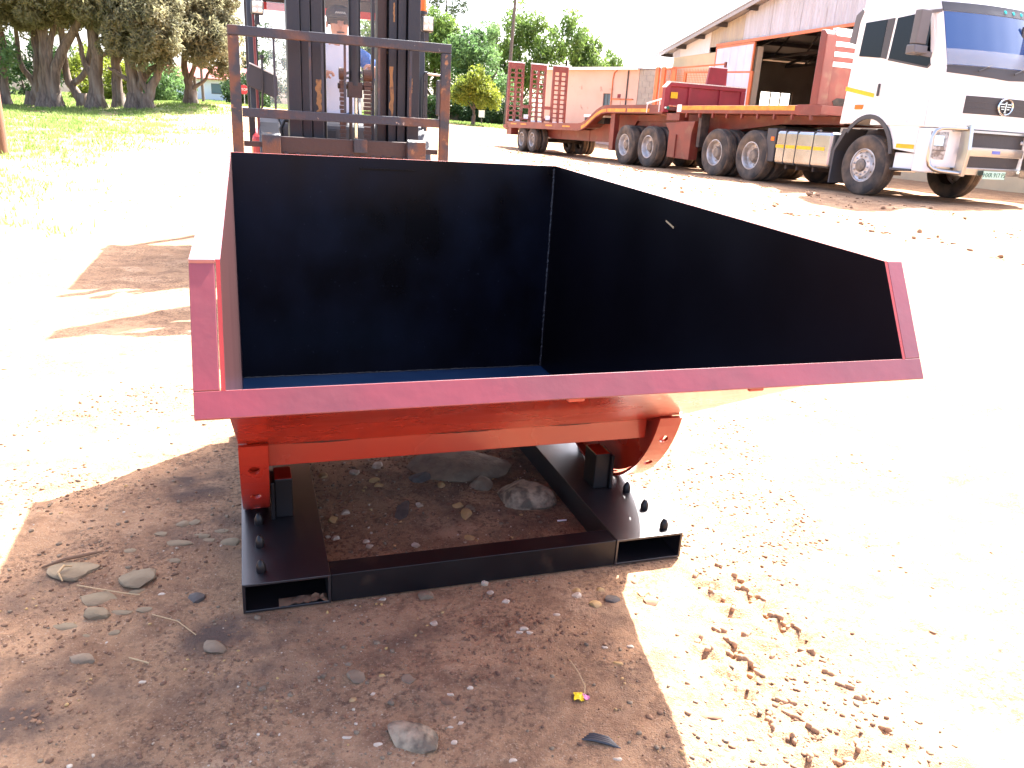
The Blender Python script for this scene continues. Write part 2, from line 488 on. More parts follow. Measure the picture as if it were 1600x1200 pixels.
ctrl = np.array(ctrl)
def _tps():
    n = len(ctrl); d = np.linalg.norm(ctrl[:, None, :2] - ctrl[None, :, :2], axis=2)
    K = np.where(d > 0, d * d * np.log(d + 1e-9), 0) + np.eye(n) * .4
    Pm = np.c_[np.ones(n), ctrl[:, :2]]
    A = np.block([[K, Pm], [Pm.T, np.zeros((3, 3))]])
    return np.linalg.solve(A, np.r_[ctrl[:, 2], 0, 0, 0])
TW = _tps()
def gbase(x, y):
    x = np.atleast_1d(np.asarray(x, float)); y = np.atleast_1d(np.asarray(y, float))
    r = np.hypot(x, y); k = np.minimum(1, 90 / np.maximum(r, 1e-6)); x = x * k; y = y * k
    out = np.empty_like(x)
    for i in range(0, len(x), 20000):
        xx = x[i:i + 20000]; yy = y[i:i + 20000]
        d2 = (xx[:, None] - ctrl[None, :, 0]) ** 2 + (yy[:, None] - ctrl[None, :, 1]) ** 2
        out[i:i + 20000] = (np.where(d2 > 0, .5 * d2 * np.log(d2 + 1e-18), 0)) @ TW[:-3] + TW[-3] + TW[-2] * xx + TW[-1] * yy
    return out
def flat_mask(x, y):
    # 1 where something rests on levelled dirt (the skip's base)
    c, s = math.cos(YAW), math.sin(YAW)
    lx = (x - SX) * c + (y - SY) * s; ly = -(x - SX) * s + (y - SY) * c
    d = np.maximum(np.maximum(-lx, lx - 1.435), np.maximum(-ly, ly - 1.42))
    d = np.maximum(d, 0)
    return 1 - np.clip(d / .25, 0, 1)
def gdisp(x, y):
    r = np.hypot(x, y)
    near = np.clip(1.3 - r / 12, .25, 1)
    z = (fbm(x * 1.3, y * 1.3, 3, 4) - .47) * .05
    z = z + (fbm(x * 9, y * 9, 11, 4) - .47) * .022
    z = z + (fbm(x * 40, y * 40, 23, 2) - .37) * .009 * near * (.4 + 1.2 * vnoise(x * 2.5, y * 2.5, 29))
    fm = flat_mask(x, y)
    z = z * (1 - .93 * fm) - .004 * fm
    # lug tyre tracks on the sunny right hand side
    for (ax, ay, bx, by, wd, sd) in ((.70, 2.36, 1.03, 1.28, .115, 5), (.60, 2.0, .86, 1.30, .085, 6)):
        dx, dy = bx - ax, by - ay; L = math.hypot(dx, dy); dx /= L; dy /= L
        sv = (x - ax) * dx + (y - ay) * dy; dv = -(x - ax) * dy + (y - ay) * dx
        ins = np.clip(1 - (np.abs(dv) / wd) ** 6, 0, 1) * np.clip((sv + .1) / .15, 0, 1)
        ph = ((sv + np.abs(dv) * .6) / .085) % 1.0
        lug = np.clip(np.sin(ph * 2 * math.pi) * 1.6, -1, 1) - .2
        band = np.exp(-((np.abs(dv) - wd * .55) / (wd * .36)) ** 4)
        pick = np.clip((vnoise(x * 6, y * 6, 41) - .30) * 3, 0, 1)
        z = z + ins * band * np.minimum(lug, .35) * .020 * pick
    # wheel ruts along the truck
    c2 = (x - TO.x) * TF.x + (y - TO.y) * TF.y
    l2 = (x - TO.x) * TR.x + (y - TO.y) * TR.y
    rut = np.exp(-((l2 + 1.3) / .55) ** 2) + .8 * np.exp(-((l2 + 3.2) / .4) ** 2)
    rut = rut * np.clip((c2 + 30) / 5, 0, 1) * np.clip((14 - c2) / 3, 0, 1)
    z = z + rut * (vnoise(c2 * 2.2, l2 * 7, 51) - .5) * .11 + rut * (vnoise(x * 8, y * 8, 52) - .5) * .05
    return z
def gz(x, y):
    x = np.atleast_1d(np.asarray(x, float)); y = np.atleast_1d(np.asarray(y, float))
    return gbase(x, y) + gdisp(x, y)
def gz1(x, y): return float(gz(x, y)[0])
def grass_mask(x, y):
    edge = -5.3 - .235 * (y - 8)
    wob = (fbm(x * .5, y * .5, 61, 4) - .47) * 5.0
    left = np.clip((edge - x + wob) / 2.4, 0, 1) * np.clip((y - 5.5) / 2, 0, 1)
    far = np.clip((y - 43 + (fbm(x * .3, y * .3, 62, 3) - .45) * 8) / 3, 0, 1) * (x < 3)
    return np.maximum(left, far)
# ================================================================== GROUND
def axis_pts(a, b, step, lim_lo, lim_hi, g=1.07, mx=12):
    mid = list(np.arange(a, b + 1e-6, step))
    hi = []; s = step; p = b
    while p < lim_hi:
        s = min(s * g, mx); p += s; hi.append(p)
    lo = []; s = step; p = a
    while p > lim_lo:
        s = min(s * g, mx); p -= s; lo.append(p)
    return np.array(lo[::-1] + mid + hi)
gx = axis_pts(-2.6, 1.7, .0145, -2500, 2500, 1.045, 160)
gy = axis_pts(1.05, 4.2, .0145, -2500, 2500, 1.045, 160)
GX, GY = np.meshgrid(gx, gy)
fx_, fy_ = GX.ravel(), GY.ravel()
GZ = gz(fx_, fy_)
V = np.c_[fx_, fy_, GZ]
nx, ny = len(gx), len(gy)
ii = (np.arange(ny - 1)[:, None] * nx + np.arange(nx - 1)[None, :]).ravel()
F = np.c_[ii, ii + 1, ii + nx + 1, ii + nx]
def ground_mat():
    Mt = bpy.data.materials.new('yard dirt and grass')
    Mt.use_nodes = True
    nt = Mt.node_tree; b = nt.nodes['Principled BSDF']
    co = nt.nodes.new('ShaderNodeTexCoord')
    def noise(s, d=6, rg=.55):
        n = nt.nodes.new('ShaderNodeTexNoise'); n.inputs['Scale'].default_value = s; n.inputs['Detail'].default_value = d
        n.inputs['Roughness'].default_value = rg
        nt.links.new(co.outputs['Object'], n.inputs['Vector']); return n.outputs[0]
    def rg(src, a, c, lo=0, hi=1):
        r = nt.nodes.new('ShaderNodeMapRange'); r.inputs[1].default_value = a; r.inputs[2].default_value = c
        r.inputs[3].default_value = lo; r.inputs[4].default_value = hi
        nt.links.new(src, r.inputs[0]); return r.outputs[0]
    def mix(f, a, c):
        x = nt.nodes.new('ShaderNodeMix'); x.data_type = 'RGBA'; nt.links.new(f, x.inputs[0])
        for idx, v in ((6, a), (7, c)):
            if isinstance(v, tuple): x.inputs[idx].default_value = (*v, 1)
            else: nt.links.new(v, x.inputs[idx])
        return x.outputs[2]
    def mul(a, c):
        x = nt.nodes.new('ShaderNodeMath'); x.operation = 'MULTIPLY'
        nt.links.new(a, x.inputs[0])
        if isinstance(c, (int, float)): x.inputs[1].default_value = c
        else: nt.links.new(c, x.inputs[1])
        return x.outputs[0]
    c = mix(rg(noise(1.6), .38, .62), (0.43, 0.262, 0.15), (0.32, 0.188, 0.105))
    c = mix(rg(noise(5.5, 8, .62), .48, .66), c, (0.225, 0.128, 0.075))
    c = mix(rg(noise(2.7, 9, .6), .56, .66), c, (0.45, 0.29, 0.175))
    c = mix(mul(rg(noise(18, 8, .7), .50, .66), .65), c, (0.18, 0.10, 0.06))
    c = mix(mul(mul(rg(noise(60, 5, .65), .48, .62), rg(noise(2.4, 5), .38, .58)), .8), c, (0.10, 0.058, 0.038))
    c = mix(mul(rg(noise(150, 3), .58, .68), .6), c, (0.46, 0.34, 0.24))
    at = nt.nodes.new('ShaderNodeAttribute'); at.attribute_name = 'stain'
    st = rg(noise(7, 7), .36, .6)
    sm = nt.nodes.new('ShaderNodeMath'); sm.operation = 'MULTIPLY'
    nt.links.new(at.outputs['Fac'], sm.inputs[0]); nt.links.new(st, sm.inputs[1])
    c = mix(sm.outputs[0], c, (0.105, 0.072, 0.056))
    ag = nt.nodes.new('ShaderNodeAttribute'); ag.attribute_name = 'grass'
    gcol = mix(rg(noise(.9), .4, .62), (0.15, 0.215, 0.06), (0.25, 0.25, 0.10))
    gcol = mix(rg(noise(6), .55, .7), gcol, (0.26, 0.19, 0.11))
    c = mix(ag.outputs['Fac'], c, gcol)
    nt.links.new(c, b.inputs['Base Color'])
    b.inputs['Roughness'].default_value = .95
    b.inputs['Specular IOR Level'].default_value = .2
    bp = nt.nodes.new('ShaderNodeBump'); bp.inputs['Strength'].default_value = 1.0; bp.inputs['Distance'].default_value = .011
    ad = nt.nodes.new('ShaderNodeMath'); ad.operation = 'ADD'
    nt.links.new(noise(48, 7, .68), ad.inputs[0]); nt.links.new(mul(noise(230, 4), .7), ad.inputs[1])
    nt.links.new(ad.outputs[0], bp.inputs['Height']); nt.links.new(bp.outputs[0], b.inputs['Normal'])
    return Mt
M['ground'] = ground_mat()
ground = np_mesh('ground', V, F, M['ground'], smooth=True)
tag(ground, 'pinkish brown dirt yard scattered with grit and grass at its left edge', kind='structure')
gm = grass_mask(fx_, fy_)
gm = gm * np.clip((fbm(fx_ * 1.7, fy_ * 1.7, 63, 4) - .25) * 4, 0, 1)
a = ground.data.attributes.new('grass', 'FLOAT', 'POINT'); a.data.foreach_set('value', gm.astype(np.float32))
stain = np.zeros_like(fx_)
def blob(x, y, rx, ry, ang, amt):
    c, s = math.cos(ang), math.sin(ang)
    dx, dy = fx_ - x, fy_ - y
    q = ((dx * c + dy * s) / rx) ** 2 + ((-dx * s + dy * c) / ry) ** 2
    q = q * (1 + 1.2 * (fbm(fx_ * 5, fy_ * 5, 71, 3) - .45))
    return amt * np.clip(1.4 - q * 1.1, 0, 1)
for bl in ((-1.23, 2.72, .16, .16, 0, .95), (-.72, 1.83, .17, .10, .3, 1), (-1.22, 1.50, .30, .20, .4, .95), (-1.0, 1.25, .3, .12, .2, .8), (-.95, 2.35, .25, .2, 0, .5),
           (.05, 2.9, .6, .5, .3, .65), (-.3, 2.95, .35, .35, 0, .6), (-.45, 1.75, .35, .07, .5, .5), (0, 1.65, .25, .12, .3, .45), (.4, 1.75, .12, .45, .2, .45), (-1.35, 1.95, .25, .12, .4, .6)):  # blobs inside the base put the hopper's shade into the soil colour
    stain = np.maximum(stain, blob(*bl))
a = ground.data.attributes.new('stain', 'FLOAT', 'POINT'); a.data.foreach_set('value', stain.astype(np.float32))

# ================================================================== TIPPING SKIP
SKO = (.7176, .71)
skip = empty('tipping_skip', 'red and black open steel tipping skip on twin fork pockets in the foreground', 'skip', sk(SKO[0], SKO[1], 0), ROTS)
SL = (-SKO[0], -SKO[1], 0)
def SKP(mb, name, m, **k): return mb.build(name, m, skip, loc=SL, **k)
def repaint(o, m, fn):
    o.data.materials.append(m)
    k = len(o.data.materials) - 1
    for p in o.data.polygons:
        if fn(p.center, p.normal): p.material_index = k
B_, WP, HP = 1.4352, .2496, .0961
base = None
for x0 in (0, B_ - WP):
    mb = MB(); x1 = x0 + WP; t = .008
    # one hollow tube: outer and inner ring
    outer = [(x0, 0), (x1, 0), (x1, HP), (x0, HP)]
    inner = [(x0 + t, t), (x1 - t, t), (x1 - t, HP - t), (x0 + t, HP - t)]
    vs = [(p[0], y, p[1]) for y in (0, 1.42) for ring in (outer, inner) for p in ring]
    fs = []
    for i in range(4):
        j = (i + 1) % 4
        fs += [(i, j, 4 + j, 4 + i), (8 + i, 8 + j, 12 + j, 12 + i), (i, j, 8 + j, 8 + i), (4 + i, 4 + j, 12 + j, 12 + i)]
    mb.add(vs, fs)
    SKP(mb, 'fork_pocket', M['black'], bevel=.0015)
for y0, y1 in ((.003, .08), (1.34, 1.417)):
    SKP(MB().box(WP + .001, B_ - WP - .001, y0, y1, .001, HP - .002), 'cross_member', M['black2'], bevel=.002)
# studs on the pockets
stud_me = None
for x, ys in ((.054, (.063, .21, .357, .504, .651, .798, .945, 1.092)), (1.381, (.039, .185, .330, .477, .624, .771, .918, 1.065))):
    for y in ys:
        if stud_me is None:
            o = MB().lathe([(0, 0), (.0135, 0), (.0145, .008), (.0140, .020), (.009, .033), (.004, .040), (0, .041)], (0, 0, 0), (0, 0, 1), 12).build('stud', M['black2'], skip, smooth=True)
            stud_me = o.data
        else:
            o = bpy.data.objects.new('stud', stud_me); COL.objects.link(o); o.parent = skip
        o.location = (x + SL[0], y + SL[1], HP - .001)
dm = MB(); rr = random.Random(9)
N_ = 12
dm.add([(.10 + .14 * i / N_, -.002 + .045 * j / 4, .0085 + (0 if i in (0, N_) or j == 4 else rr.uniform(.002, .013) * (.4 + i / N_))) for i in range(N_ + 1) for j in range(5)],
       [(i * 5 + j, (i + 1) * 5 + j, (i + 1) * 5 + j + 1, i * 5 + j + 1) for i in range(N_) for j in range(4)])
SKP(dm, 'caked_dirt', M['clod'], smooth=True)
# stop lugs
for x0, x1, y in ((.108, .166, .385), (1.262, 1.322, .375)):
    mb = MB().box(x0, x1, y, y + .10, HP, .238)
    o = SKP(mb, 'stop_lug', M['black2'], bevel=.004)
    repaint(o, M['red'], lambda c, n: c.z > .23)
    xs = (x0 - .013, x0) if x0 < .7 else (x1, x1 + .012)
    SKP(MB().box(xs[0], xs[1], y - .014, y + .085, HP, .232), 'lug_plate', M['black2'], bevel=.003)
# hopper sheets
PB, PBT = 1.4197, 1.2157
FL, FLY = .2525, .57
LY, LZ = -.7674, .9530
PY, PZ = -.657, 1.150
xl, xr = .0159, 1.4194
side = [(PB, PBT), (PB, FL), (FLY, FL), (LY, LZ), (PY, PZ)]
lw = SKP(MB().prism(side, 'x', xl - .007, xl), 'left_wall', M['red'])
repaint(lw, M['leftwall'], lambda c, n: n.x > .9 and abs(c.x - xl) < .004)
rw = SKP(MB().prism(side, 'x', xr, xr + .007), 'right_wall', M['red'])
repaint(rw, M['hopblack'], lambda c, n: n.x < -.9)
bw = SKP(MB().box(xl - .007, xr + .007, PB, PB + .008, FL - .008, PBT), 'back_wall', M['red'], bevel=.002)
repaint(bw, M['hopback'], lambda c, n: n.y < -.9)
flr = SKP(MB().box(xl - .006, xr + .006, FLY, PB - .001, FL - .007, FL), 'floor_plate', M['red'])
repaint(flr, M['hopfloor'], lambda c, n: n.z > .9)
sn = Vector((0, -(FL - LZ), (FLY - LY) * -1)); sn = Vector((LZ - FL, FLY - LY)).normalized()   # (y,z) normal pointing up into the hopper
th = .007
slope = [(FLY, FL), (LY, LZ), (LY - sn.x * th, LZ - sn.y * th), (FLY - sn.x * th, FL - sn.y * th)]
sp = SKP(MB().prism(slope, 'x', xl - .0055, xr + .0055), 'front_slope_plate', M['red'])
repaint(sp, M['hopblack'], lambda c, n: n.z > .5)
# lip: flat bar round the mouth
fd = Vector((PY + .787, PZ - .918)).normalized()           # up the mouth, (y,z)
fn = Vector((-fd.y, fd.x))                                   # out of the mouth
def lipstrip(x0, x1, s0, s1, name):
    p = lambda s, t: (-.787 + fd.x * s + fn.x * t, .918 + fd.y * s + fn.y * t)
    return SKP(MB().prism([p(s0, 0), p(s1, 0), p(s1, -.009), p(s0, -.009)], 'x', x0, x1), name, M['lipred'], bevel=.0015)
full = math.hypot(PY + .787, PZ - .918)
ml_ = lipstrip(-.034, 1.469, -.006, .041, 'mouth_lip')
repaint(ml_, M['flange'], lambda c, n: n.z > .75)  # lip's top face recoloured as a sun glint
lipstrip(-.034, xl - .009, .0411, full, 'lip_post')
lipstrip(1.427, 1.469, .0411, full, 'lip_post')
# outward top flange of the left wall
mb = MB()
a0, a1 = (PY - .004, PZ + .001), (PB + .007, PBT + .002)
mb.prism([a0, a1, (a1[0], a1[1] - .008), (a0[0], a0[1] - .008)], 'x', -.034, xl - .0075)
SKP(mb, 'top_flange', M['flange'], bevel=.002)
for x in (.62, 1.02):
    SKP(MB().box(x, x + .035, -.786, -.775, .904, .9135), 'weld_tab', M['red'], bevel=.003)
# stiffener bar under the slope plate; dark tubes paint the shaded slits above
SKP(MB().box(.0905, 1.344, .178, .186, .382, .4535), 'stiffener_bar', M['red'], bevel=.002)
for x0, x1 in ((.16, .36), (.55, .82), (.98, 1.16)):
    n = 14
    pts = [(x0 + (x1 - x0) * i / n, .1765, .4525 + random.uniform(-.0012, .0012)) for i in range(n + 1)]
    SKP(MB().tube(pts, [.0018 + .0022 * math.sin(math.pi * i / n) for i in range(n + 1)], 6), 'shaded_slit', M['brown'], smooth=True)
# rockers
RC, RR = (.61, .63), .53
A0, A1 = R(-164.6), R(-46.6)
for x0, x1, xw in ((.009, .090, .0495), (1.345, 1.428, 1.3865)):
    hol = [R(-154.3 + 16.05 * i) for i in range(7)]
    hr = .0165
    cells = []; cur = A0
    half = .026 / RR
    for hh in hol:
        if hh + half > A1: break
        cells.append((cur, hh - half, False)); cells.append((hh - half, hh + half, True)); cur = hh + half
    cells.append((cur, A1, False))
    vs = []; fs = []
    def pt(xx, aa, rr=RR): return (xx, RC[0] + rr * math.cos(aa), RC[1] + rr * math.sin(aa))
    for a_, b_, hole in cells:
        if not hole:
            k = max(1, int((b_ - a_) / .05)); 
            for i in range(k):
                p, q = a_ + (b_ - a_) * i / k, a_ + (b_ - a_) * (i + 1) / k
                n0 = len(vs); vs += [pt(x0, p), pt(x1, p), pt(x1, q), pt(x0, q)]; fs.append((n0, n0 + 1, n0 + 2, n0 + 3))
        else:
            mid = (a_ + b_) / 2; xm = (x0 + x1) / 2
            n0 = len(vs)
            outer = []; inner = []
            N = 16
            for i in range(N):
                t = 2 * math.pi * i / N + math.pi / N * 0
                cx, cy = math.cos(t), math.sin(t)
                k = 1 / max(abs(cx), abs(cy))
                outer.append(pt(xm + (x1 - x0) / 2 * cx * k, mid + half * cy * k))
                inner.append(pt(xm + hr * cx, mid + hr / RR * cy))
            vs += outer + inner
            for i in range(N):
                j = (i + 1) % N
                fs.append((n0 + i, n0 + j, n0 + N + j, n0 + N + i))
    mb = MB().add(vs, fs)
    o = SKP(mb, 'rocker_flange', M['red'])
    bm = bmesh.new(); bm.from_mesh(o.data)
    bmesh.ops.remove_doubles(bm, verts=bm.verts, dist=1e-5)
    bmesh.ops.recalc_face_normals(bm, faces=bm.faces); bm.to_mesh(o.data); bm.free()
    so = o.modifiers.new('solid', 'SOLIDIFY'); so.thickness = .010; so.offset = -1
    arc = [(RC[0] + (RR - .012) * math.cos(A0 + (A1 - A0) * i / 24), RC[1] + (RR - .012) * math.sin(A0 + (A1 - A0) * i / 24)) for i in range(25)]
    web = arc + [(.96, FL - .009), (FLY + .01, FL - .009), (.10 + .03, FL + (FLY - .13) * .532 - .012)]
    SKP(MB().prism(web, 'x', xw - .017, xw + .017), 'rocker_web', M['red'])
# weld seams inside the hopper
def bead(pts, r, name='weld_bead'):
    P_ = []; rr = []
    for i in range(len(pts) - 1):
        a_, b_ = Vector(pts[i]), Vector(pts[i + 1]); k = int((b_ - a_).length / .008)
        for j in range(k):
            P_.append(a_.lerp(b_, j / k) + Vector((random.uniform(-1, 1), random.uniform(-1, 1), random.uniform(-1, 1))) * .0014); rr.append(r * random.uniform(.6, 1.35))
    SKP(MB().tube(P_, rr, 6), name, M['weld'], smooth=True)
bead([(xr - .001, PB - .002, FL + .004), (xr - .001, PB - .002, PBT - .004)], .0062)
bead([(xl + .003, PB - .002, FL + .003), (xr - .003, PB - .002, FL + .003)], .003)

SKP(MB().beam((xr - .0012, .341, 1.1084), (xr - .0012, .284, 1.0925), .002, .005), 'paint_scratch', M['twig'])
SKP(MB().box(.53, .77, PB - .004, PB - .0005, 1.166, 1.172), 'weld_bead', M['hopblack'])

# ================================================================== FORKLIFT
FO = (.64, 4.1)
FK_S = 1.3                                  # built in a 1 : 1.3 working unit, so metres = units * 1.3
fp = sk(.814, 5.948); fp.z = gz1(fp.x, fp.y) - .02
ZG = 1.4 + (fp.z - 1.4) / FK_S              # working height of the ground under it
FROT = ROTS @ Matrix.Scale(FK_S, 4)
fork = empty('forklift', 'red and black cab forklift facing the skip with a rusty load backrest', 'forklift', fp, FROT)
FLOC = (-FO[0], -FO[1], -ZG)
def FK(mb, name, m, parent=None, **k):
    if parent is None: return mb.build(name, m, fork, loc=FLOC, **k)
    return mb.build(name, m, parent, **k)
# load backrest
for x0, x1 in ((.012, .068), (1.146, 1.202)):
    FK(MB().box(x0, x1, 2.585, 2.615, .84, 1.737), 'backrest_upright', M['rust'], bevel=.004)
o = FK(MB().box(.012, 1.202, 2.584, 2.616, 1.738, 1.786), 'backrest_rail', M['rustrail'], bevel=.004)
o = FK(MB().box(.069, 1.145, 2.588, 2.612, 1.337, 1.384), 'backrest_rail', M['rustrail'], bevel=.003)
for x in (.241, .427, .491, .611, .797, .974):
    FK(MB().box(x - .006, x + .006, 2.595, 2.607, 1.385, 1.737), 'backrest_bar', M['rustrail'])
for x0, x1 in ((.069, .162), (1.07, 1.145)):
    FK(MB().box(x0, x1, 2.62, 2.645, 1.185, 1.213), 'backrest_bracket', M['brown'])
# carriage and forks
FK(MB().box(.24, .99, 2.645, 2.70, 1.155, 1.245).box(.24, .99, 2.70, 2.715, 1.10, 1.15), 'carriage_bar', M['brown'], bevel=.004)
FK(MB().box(.24, .99, 2.645, 2.70, .80, .89), 'carriage_bar', M['brown'], bevel=.004)
FK(MB().box(.27, .98, 2.66, 2.69, .89, 1.155), 'carriage_plate', M['mast'])
for i in range(12):
    x = .28 + i * .06
    FK(MB().box(x, x + .022, 2.63, 2.645, 1.13, 1.16), 'carriage_notch', M['fkblack'])
for x0, x1 in ((.163, .260), (.963, 1.069)):
    mb = MB().prism([(2.585, .80), (2.64, .80), (2.64, 1.26), (2.62, 1.262), (2.60, 1.25), (2.585, .86), (1.56, .815), (1.54, .80)], 'x', x0, x1)
    FK(mb, 'fork', M['rust'], bevel=.003)
FK(MB().box(.66, .735, 2.615, 2.645, 1.175, 1.25), 'carriage_bracket', M['rust'], bevel=.004)
# mast
def chan(x0, x1, y0, y1, z0, z1, m, face=1):
    d = .012; w = (x1 - x0)
    poly = [(x0, y0), (x1, y0), (x1, y0 + d), (x0 + w * .35, y0 + d * 1.2), (x0 + w * .35, y1 - d), (x1, y1 - d), (x1, y1), (x0, y1)]
    if face < 0: poly = [(x0 + x1 - p[0], p[1]) for p in poly]
    return FK(MB().prism(poly, 'z', z0, z1), 'mast_rail', m, bevel=.003)
chan(.321, .392, 2.80, 2.96 , ZG + .1, 2.38, M['mast'])
chan(.396, .449, 2.83, 2.96 , ZG + .1, 2.38, M['mast'])
chan(.455, .516, 2.85, 2.98, ZG + .15, 2.36, M['mast'])
chan(.995, 1.066, 2.80, 2.96 , ZG + .1, 2.38, M['mast'], -1)
chan(.943, .991, 2.83, 2.96 , ZG + .1, 2.38, M['mast'], -1)
chan(.893, .941, 2.85, 2.98, ZG + .15, 2.36, M['mast'], -1)
FK(MB().box(.835, .889, 2.90, 2.99, ZG + .15, 2.36), 'mast_inner_rail', M['brown'], bevel=.003)
FK(MB().box(.795, .812, 2.86, 2.90, ZG + .15, 2.36), 'mast_inner_rail', M['mast'])
FK(MB().box(.52, .528, 2.9, 2.93, ZG + .15, 2.36), 'mast_inner_rail', M['mast'])
for z in (2.27, .55, .95):
    FK(MB().box(.455, .941, 2.99, 3.03, z, z + .09), 'mast_cross_beam', M['mast'])
FK(MB().tube([(.697, 2.86, 1.54), (.697, 2.86, 2.36)], .034, 16), 'lift_cylinder', M['mast'], smooth=True)
FK(MB().tube([(.705, 2.86, .4), (.705, 2.86, 1.541)], .012, 12), 'lift_rod', M['chrome'], smooth=True)
FK(MB().tube([(.672, 2.85, .4), (.672, 2.85, 1.50)], .010, 8), 'guide_rod', M['brown'], smooth=True)
FK(MB().box(.655, .738, 2.83, 2.89, 1.475, 1.56).tube([(.60, 2.86, 1.535), (.80, 2.86, 1.535)], .017, 8), 'crosshead', M['brown'], bevel=.003)
for x0, x1 in ((.607, .645), (.745, .792)):
    mb = MB(); z = .62; k = 0
    while z < 1.63:
        w = 0 if k % 2 else .004
        mb.box(x0 + w, x1 - w, 2.835, 2.85, z, z + .020); z += .0225; k += 1
    mb.tube([(x0, 2.85, 1.60), (x1, 2.85, 1.60)], .033, 14)
    FK(mb, 'lift_chain', M['chain'])
def wear(x0, x1, y, z0, z1, seed):
    rr = random.Random(seed); n = 12
    L_ = [(x0 + (x1 - x0) * rr.uniform(0, .55) * (1 - .6 * i / n), z0 + (z1 - z0) * i / n) for i in range(n + 1)]
    Rr_ = [(x1 - (x1 - x0) * rr.uniform(0, .3), z0 + (z1 - z0) * i / n) for i in range(n, -1, -1)]
    FK(MB().prism(L_ + Rr_, 'y', y - .0012, y - .0002), 'worn_patch', M['mastwear'])
wear(.470, .514, 2.85, 1.385, 1.56, 1)
wear(.895, .925, 2.85, 1.385, 1.66, 2)
wear(.915, .928, 2.85, 1.90, 2.0, 3)
wear(.440, .448, 2.83, 1.50, 1.53, 4)
wear(1.015, 1.025, 2.80, 1.52, 1.60, 5)
for x, z0 in ((.424, 1.22), (.972, 1.22), (.534, 1.0)):
    FK(MB().tube([(x, 2.99, 2.08), (x + .004, 2.985, 2.0), (x + .006, 2.98, z0 + .12), (x - .01, 3.02, z0), (x - .03, 3.12, z0 - .05)], .0085, 8), 'hydraulic_hose', M['strap'], smooth=True)
FK(MB().tube([(.29, 2.9, 1.20), (.275, 2.9, 1.28), (.30, 2.91, 1.325), (.35, 2.92, 1.32)], .010, 8), 'hydraulic_hose', M['strap'], smooth=True)
# cowl, fenders, body
cow = FK(MB().prism([(3.50, .6), (3.48, 1.30), (3.56, 1.365), (3.80, 1.37), (3.80, .6)], 'x', .30, 1.12), 'front_cowl', M['cowl'], bevel=.02)
for x0, x1 in ((.165, .298), (1.122, 1.27)):
    prof = [(3.30, .98), (3.36, 1.18), (3.47, 1.30), (3.62, 1.335), (3.9, 1.335), (3.9, 1.30), (3.63, 1.30), (3.49, 1.265), (3.39, 1.16), (3.33, .98)]
    FK(MB().prism(prof, 'x', x0, x1), 'fender', M['cowl'], bevel=.01)
FK(MB().box(.58, .65, 3.465, 3.478, 1.16, 1.27).box(.585, .645, 3.46, 3.466, 1.215, 1.225), 'cowl_vent', M['fkblack'])
FK(MB().box(.25, 1.17, 3.8, 5.1, .52, .82), 'chassis', M['fkblack'], bevel=.02)
FK(MB().prism([(5.0, .55), (5.0, 1.18), (5.35, 1.22), (5.95, 1.10), (6.02, .9), (6.0, .55), (5.7, .5)], 'x', .14, 1.28), 'counterweight', M['fkred'], bevel=.05, seg=3)
FK(MB().box(.26, 1.16, 4.25, 5.0, .78, 1.12), 'engine_hood', M['cowl'], bevel=.03)
FK(MB().box(.56, 1.0, 4.22, 4.7, 1.12, 1.20).prism([(4.62, 1.2), (4.72, 1.2), (4.84, 1.72), (4.76, 1.74)], 'x', .57, .99), 'seat', M['seat'], bevel=.03, seg=3)
# cab
for x0, x1 in ((.122, .168), (1.211, 1.254)):
    FK(MB().beam(((x0 + x1) / 2, 3.53, 1.33), ((x0 + x1) / 2, 3.62, 2.26), .045, .06, (0, 1, 0)), 'cab_pillar', M['fkblack'], bevel=.006)
    FK(MB().beam(((x0 + x1) / 2, 5.12, 1.1), ((x0 + x1) / 2, 5.05, 2.26), .05, .06, (0, 1, 0)), 'cab_pillar', M['fkblack'], bevel=.006)
FK(MB().box(.17, 1.27, 3.80, 5.25, 2.26, 2.31), 'cab_roof', M['fkblack'], bevel=.015)
FK(MB().box(.19, 1.19, 5.14, 5.18, 2.185, 2.26), 'rear_header', M['cowl'])
FK(MB().box(.19, 1.19, 5.125, 5.17, 2.13, 2.184), 'header_band', M['fkred'])
for x0, x1 in ((.20, .215), (1.16, 1.19)):
    FK(MB().box(x0, x1, 5.1, 5.13, 1.1, 2.13), 'rear_window_frame', M['fkblack'])
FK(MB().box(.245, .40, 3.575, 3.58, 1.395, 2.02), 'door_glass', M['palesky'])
FK(MB().box(.42, .94, 3.58, 3.584, 1.40, 2.35), 'windscreen', M['pane'])
FK(MB().tube([(.86, 3.55, 2.25), (.93, 3.55, 2.16), (.98, 3.55, 2.07)], .006, 6), 'wiper', M['fkblack'])
FK(MB().tube([(.158, 3.46, 2.02), (.162, 3.46, 1.6), (.166, 3.45, 1.22)], .008, 8), 'grab_rail', M['piperd'], smooth=True)
lamps = []
for x0, x1, z0, z1 in ((.146, .224, 1.925, 2.008), (1.206, 1.286, 1.918, 2.012)):
    lb = FK(MB().box(x0, x1, 3.43, 3.48, z0, z1), 'work_lamp', M['fkblack'], bevel=.014, seg=3)
    lf = FK(MB().box(x0 + .009, x1 - .009, 3.426, 3.432, z0 + .009, z1 - .009), 'lamp_face', M['lampface'], lb, bevel=.002)
    mb = MB()
    for i in (0, 1):
        for j in (0, 1):
            c = (x0 + (x1 - x0) * (.31 + .38 * i), 3.425, z0 + (z1 - z0) * (.31 + .38 * j))
            mb.lathe([(.0135, 0), (.012, .004), (.004, .006), (0, .006)], c, (0, -1, 0), 12)
    FK(mb, 'lamp_bulb', M['whitepaint'], lb, smooth=True)
    FK(MB().box((x0 + x1) / 2 - .012, (x0 + x1) / 2 + .012, 3.45, 3.47, z0 - .055, z0), 'lamp_bracket', M['fkblack'], lb)
